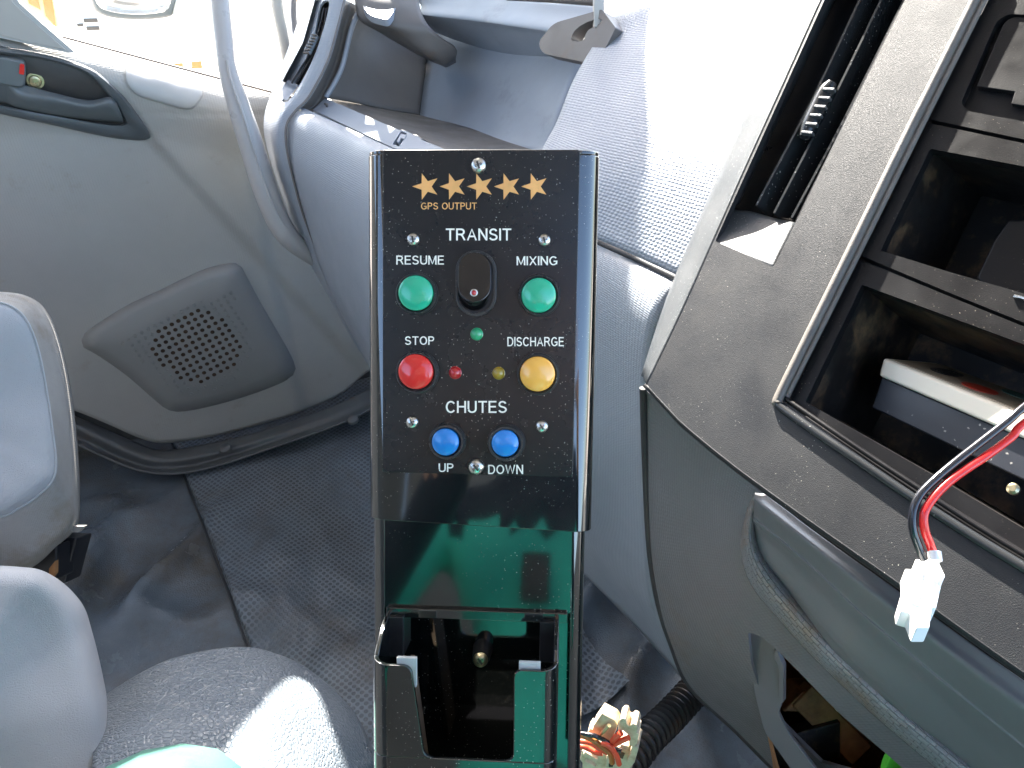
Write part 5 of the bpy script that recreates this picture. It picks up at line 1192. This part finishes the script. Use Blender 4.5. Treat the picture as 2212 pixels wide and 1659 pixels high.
for l0_, l1_ in ((-.80, -.62), (.25, .55), (1.42, 1.62)): fbox('rear_wall', -1.04, -1.0, l0_, l1_, 1.30, 1.85, M['cabin'], roof)
fbox('rear_pillar', -.62, -.42, 1.56, 1.62, .5, 1.99, M['cabin'], roof)
fbox('driver_side_lower', -1.0, 1.2, -.84, -.80, -.2, .95, M['cabin'], roof)
fbox('driver_side_pillar', -1.0, -.42, -.84, -.80, .95, 2.06, M['cabin'], roof)
fbox('windscreen_header', 1.01, 1.05, -.80, 1.62, 1.80, 2.06, M['cabin'], roof)
body_ = empty('truck_bodywork', 'outer truck bodywork and floor pan below the windows', 'bodywork', FLZ(.2, 1.7, -.5))
fbox('outer_door_skin', -1.0, 1.5, 1.655, 1.68, -1.0, .60, M['sill'], body_)
fbox('kick_panel', .50, 1.5, 1.60, 1.64, -.2, .775, M['bay'], body_)
fbox('dash_shelf', .74, 1.24, -.84, 1.62, .68, .70, M['bay'], body_)
fbox('firewall', 1.22, 1.26, -.84, 1.65, -.25, .72, M['bay'], body_)
fbox('underfloor', -1.04, 1.3, -.84, 1.66, -.16, -.12, M['bay'], body_)
# unseen sheet added in the side window, cut to shape the sun patches
shd = [(-.60, 1.40), (-.60, .985), (.352, .985), (.352, .78), (.95, .78), (.95, 1.48), (.80, 1.485), (.756, 1.495), (.727, 1.507), (.703, 1.521), (.681, 1.537), (.663, 1.537), (.646, 1.521), (.629, 1.508), (.612, 1.500), (.50, 1.45), (.36, 1.42), (.305, 1.38), (.275, 1.30), (.252, 1.256), (.240, 1.205), (.228, 1.190), (.219, 1.200), (.194, 1.277), (.173, 1.319), (.164, 1.344), (.150, 1.40), (.10, 1.41)]
shh = [[(.370, .988), (.368, 1.05), (.384, 1.085), (.414, 1.09), (.408, 1.0)], [(.430, 1.045), (.432, 1.09), (.475, 1.095), (.472, 1.05)]]
sh_o = plate('sun_patch_mask', [FLZ(f, 1.622, z_) for f, z_ in shd], [[FLZ(f, 1.622, z_) for f, z_ in q] for q in shh], -LAT, .001, M['sunmask'], None, 0)
tag(sh_o, 'unseen translucent sheet added in the side window to shape the sunlight', 'light mask')
# the photographer: seated, in teal work clothes; only the near knee reaches into the picture
def person():
    me = bpy.data.meshes.new('person'); J = [((.02, -.34, .52), .15, .12), ((.02, -.36, .72), .14, .11), ((.01, -.34, .92), .17, .12), ((0, -.31, 1.08), .07, .065), ((0, -.27, 1.16), .065, .065), ((0, -.23, 1.24), .085, .10), ((0, -.23, 1.34), .075, .09),
      ((-.10, -.33, .50), .10, .09), ((-.19, -.02, .515), .085, .08), ((-.290, .335, .520), .085, .075), ((-.275, .30, .30), .055, .055), ((-.26, .26, .08), .04, .045), ((-.27, .36, .04), .045, .03),
      ((.12, -.33, .50), .10, .09), ((.05, -.05, .515), .085, .08), ((-.035, .20, .51), .066, .066), ((-.02, .20, .30), .055, .055), ((-.01, .12, .08), .04, .045), ((0, .22, .04), .045, .03),
      ((-.18, -.32, 1.0), .06, .06), ((-.27, -.22, .82), .045, .045), ((-.10, -.03, 1.02), .032, .032), ((-.07, -.02, 1.09), .035, .025),
      ((.19, -.32, 1.0), .06, .06), ((.28, -.22, .82), .045, .045), ((.10, -.03, 1.02), .032, .032), ((.07, -.02, 1.09), .035, .025)]
    E = [(0, 1), (1, 2), (2, 3), (3, 4), (4, 5), (5, 6), (0, 7), (7, 8), (8, 9), (9, 10), (10, 11), (11, 12), (0, 13), (13, 14), (14, 15), (15, 16), (16, 17), (17, 18), (2, 19), (19, 20), (20, 21), (21, 22), (2, 23), (23, 24), (24, 25), (25, 26)]
    me.from_pydata([j[0] for j in J], E, [])
    o = bpy.data.objects.new('person', me); COL.objects.link(o)
    sk = o.modifiers.new('Skin', 'SKIN'); sk.use_smooth_shade = True
    for v, j in zip(me.skin_vertices[0].data, J): v.radius = (j[1], j[2])
    me.skin_vertices[0].data[0].use_root = True
    s = o.modifiers.new('Sub', 'SUBSURF'); s.levels = 2; s.render_levels = 2
    bpy.context.view_layer.update()
    dg = bpy.context.evaluated_depsgraph_get(); m2 = bpy.data.meshes.new_from_object(o.evaluated_get(dg)); o.modifiers.clear(); o.data = m2; m2.name = 'person'
    m2.materials.clear()
    for k in ('cloth', 'navy', 'skin', 'hair', 'trousers'): m2.materials.append(M[k])
    for p in m2.polygons:
        p.use_smooth = True; c_ = p.center; p.material_index = 0
        if c_.z < .66: p.material_index = 4
        if c_.z > .972 or (c_.y > -.17 and c_.z > .7): p.material_index = 1
        if c_.z > 1.10 and abs(c_.x) < .12: p.material_index = 2
        if c_.z > 1.33 or (c_.z > 1.22 and c_.y < -.27): p.material_index = 3
        if c_.y > -.06 and c_.z > .98: p.material_index = 2
    tag(o, 'seated person in teal green work clothes, only a sunlit knee showing at the bottom edge', 'person')
    return o
person()
ph = box('blocker', Vector((-.030, -.205, .905)), Vector((.017, 0, 0)), Vector((0, 0, .030)), Vector((0, .005, 0)), M['seam'], None, .003)  # unseen block added for a dark shape in the control box's reflection
tag(ph, 'black phone added unseen at the chest to darken the reflection', 'blocker')
# ================================================================== outside
g = box('yard_ground', Vector((0, 60, -1.25)), Vector((150, 0, 0)), Vector((0, 150, 0)), Vector((0, 0, .05)), M['ground'], None); tag(g, kind='structure')
trk = empty('orange_truck', 'sunlit orange mixer truck parked outside the side window', 'truck', P(300, 60, 5.5)*1.0)
TP = Plane(P(300, 80, 4.6), n=DPn)
pplate('cab_side', TP, [(-150, -260), (660, -260), (660, 14), (560, 22), (240, 36), (226, 66), (150, 72), (100, 50), (-150, -40)], M['peach'], trk, h=0, depth=.5, bev=.02)
pplate('orange_stripe', TP, [(83, -60), (104, -60), (122, 62), (98, 34)], M['orange'], trk, h=.01, depth=.03, bev=.003)
pplate('orange_stripe', TP, [(48, -60), (70, -60), (88, 22), (62, 8)], M['orange'], trk, h=.01, depth=.03, bev=.003)
pplate('orange_stripe', TP, [(368, 139), (435, 132), (438, 148), (372, 152)], M['orange'], trk, h=.01, depth=.03, bev=.003)
bp_ = pplate('badge_panel', TP, rnd([(159, 39), (210, 36), (226, 50), (228, 68), (170, 71)], 3, 2), M['post'], trk, h=.012, depth=.02, bev=.003)
for q in (((180, 41), (210, 40), (212, 48), (182, 49)), ((186, 58), (214, 57), (216, 65), (188, 66)), ((166, 52), (180, 51), (180, 57), (168, 58))):
    pplate('badge_mark', TP, q, M['recess'], bp_, h=.02, depth=.01, bev=.002)
wh = lathe('wheel', [(.30, -.15), (.40, -.12), (.42, 0), (.40, .02), (.30, .04), (.26, .0), (0, .0)], M['tyre'], trk, P(548, 226, 10.0), ax=DPn, seg=40, local=False)
mi = empty('door_mirror', 'chrome-rimmed door mirror on a grey post outside the glass', 'mirror', P(390, 100, 2.0))
MPl = Plane(P(290, 10, 1.9), n=DPn)
mound('mirror_shell', sm([(200, 12), (215, 30), (250, 40), (300, 43), (350, 40), (374, 30), (380, -30), (360, -120), (220, -120), (195, -40)], 4), MPl, [(1.0, -.03), (1.0, .0), (.96, .008), (.9, .010)], M['mirrorb'], mi, 48)
mound('mirror_glass', sm([(208, 6), (222, 20), (255, 29), (300, 32), (345, 28), (366, 18), (370, -30), (352, -115), (226, -115), (203, -40)], 4), MPl, [(1.0, .008), (.98, .013), (.5, .013)], M['mirror'], mi, 40)
tube('mirror_post', [P(392, -120, 1.95), P(391, 0, 1.95), P(392, 55, 1.95)], .020, M['post'], mi, seg=12, n=3)
tube('mirror_arm', [P(394, 55, 1.95), P(400, 90, 1.95), P(405, 145, 1.95)], .010, M['post'], mi, seg=10, n=3)
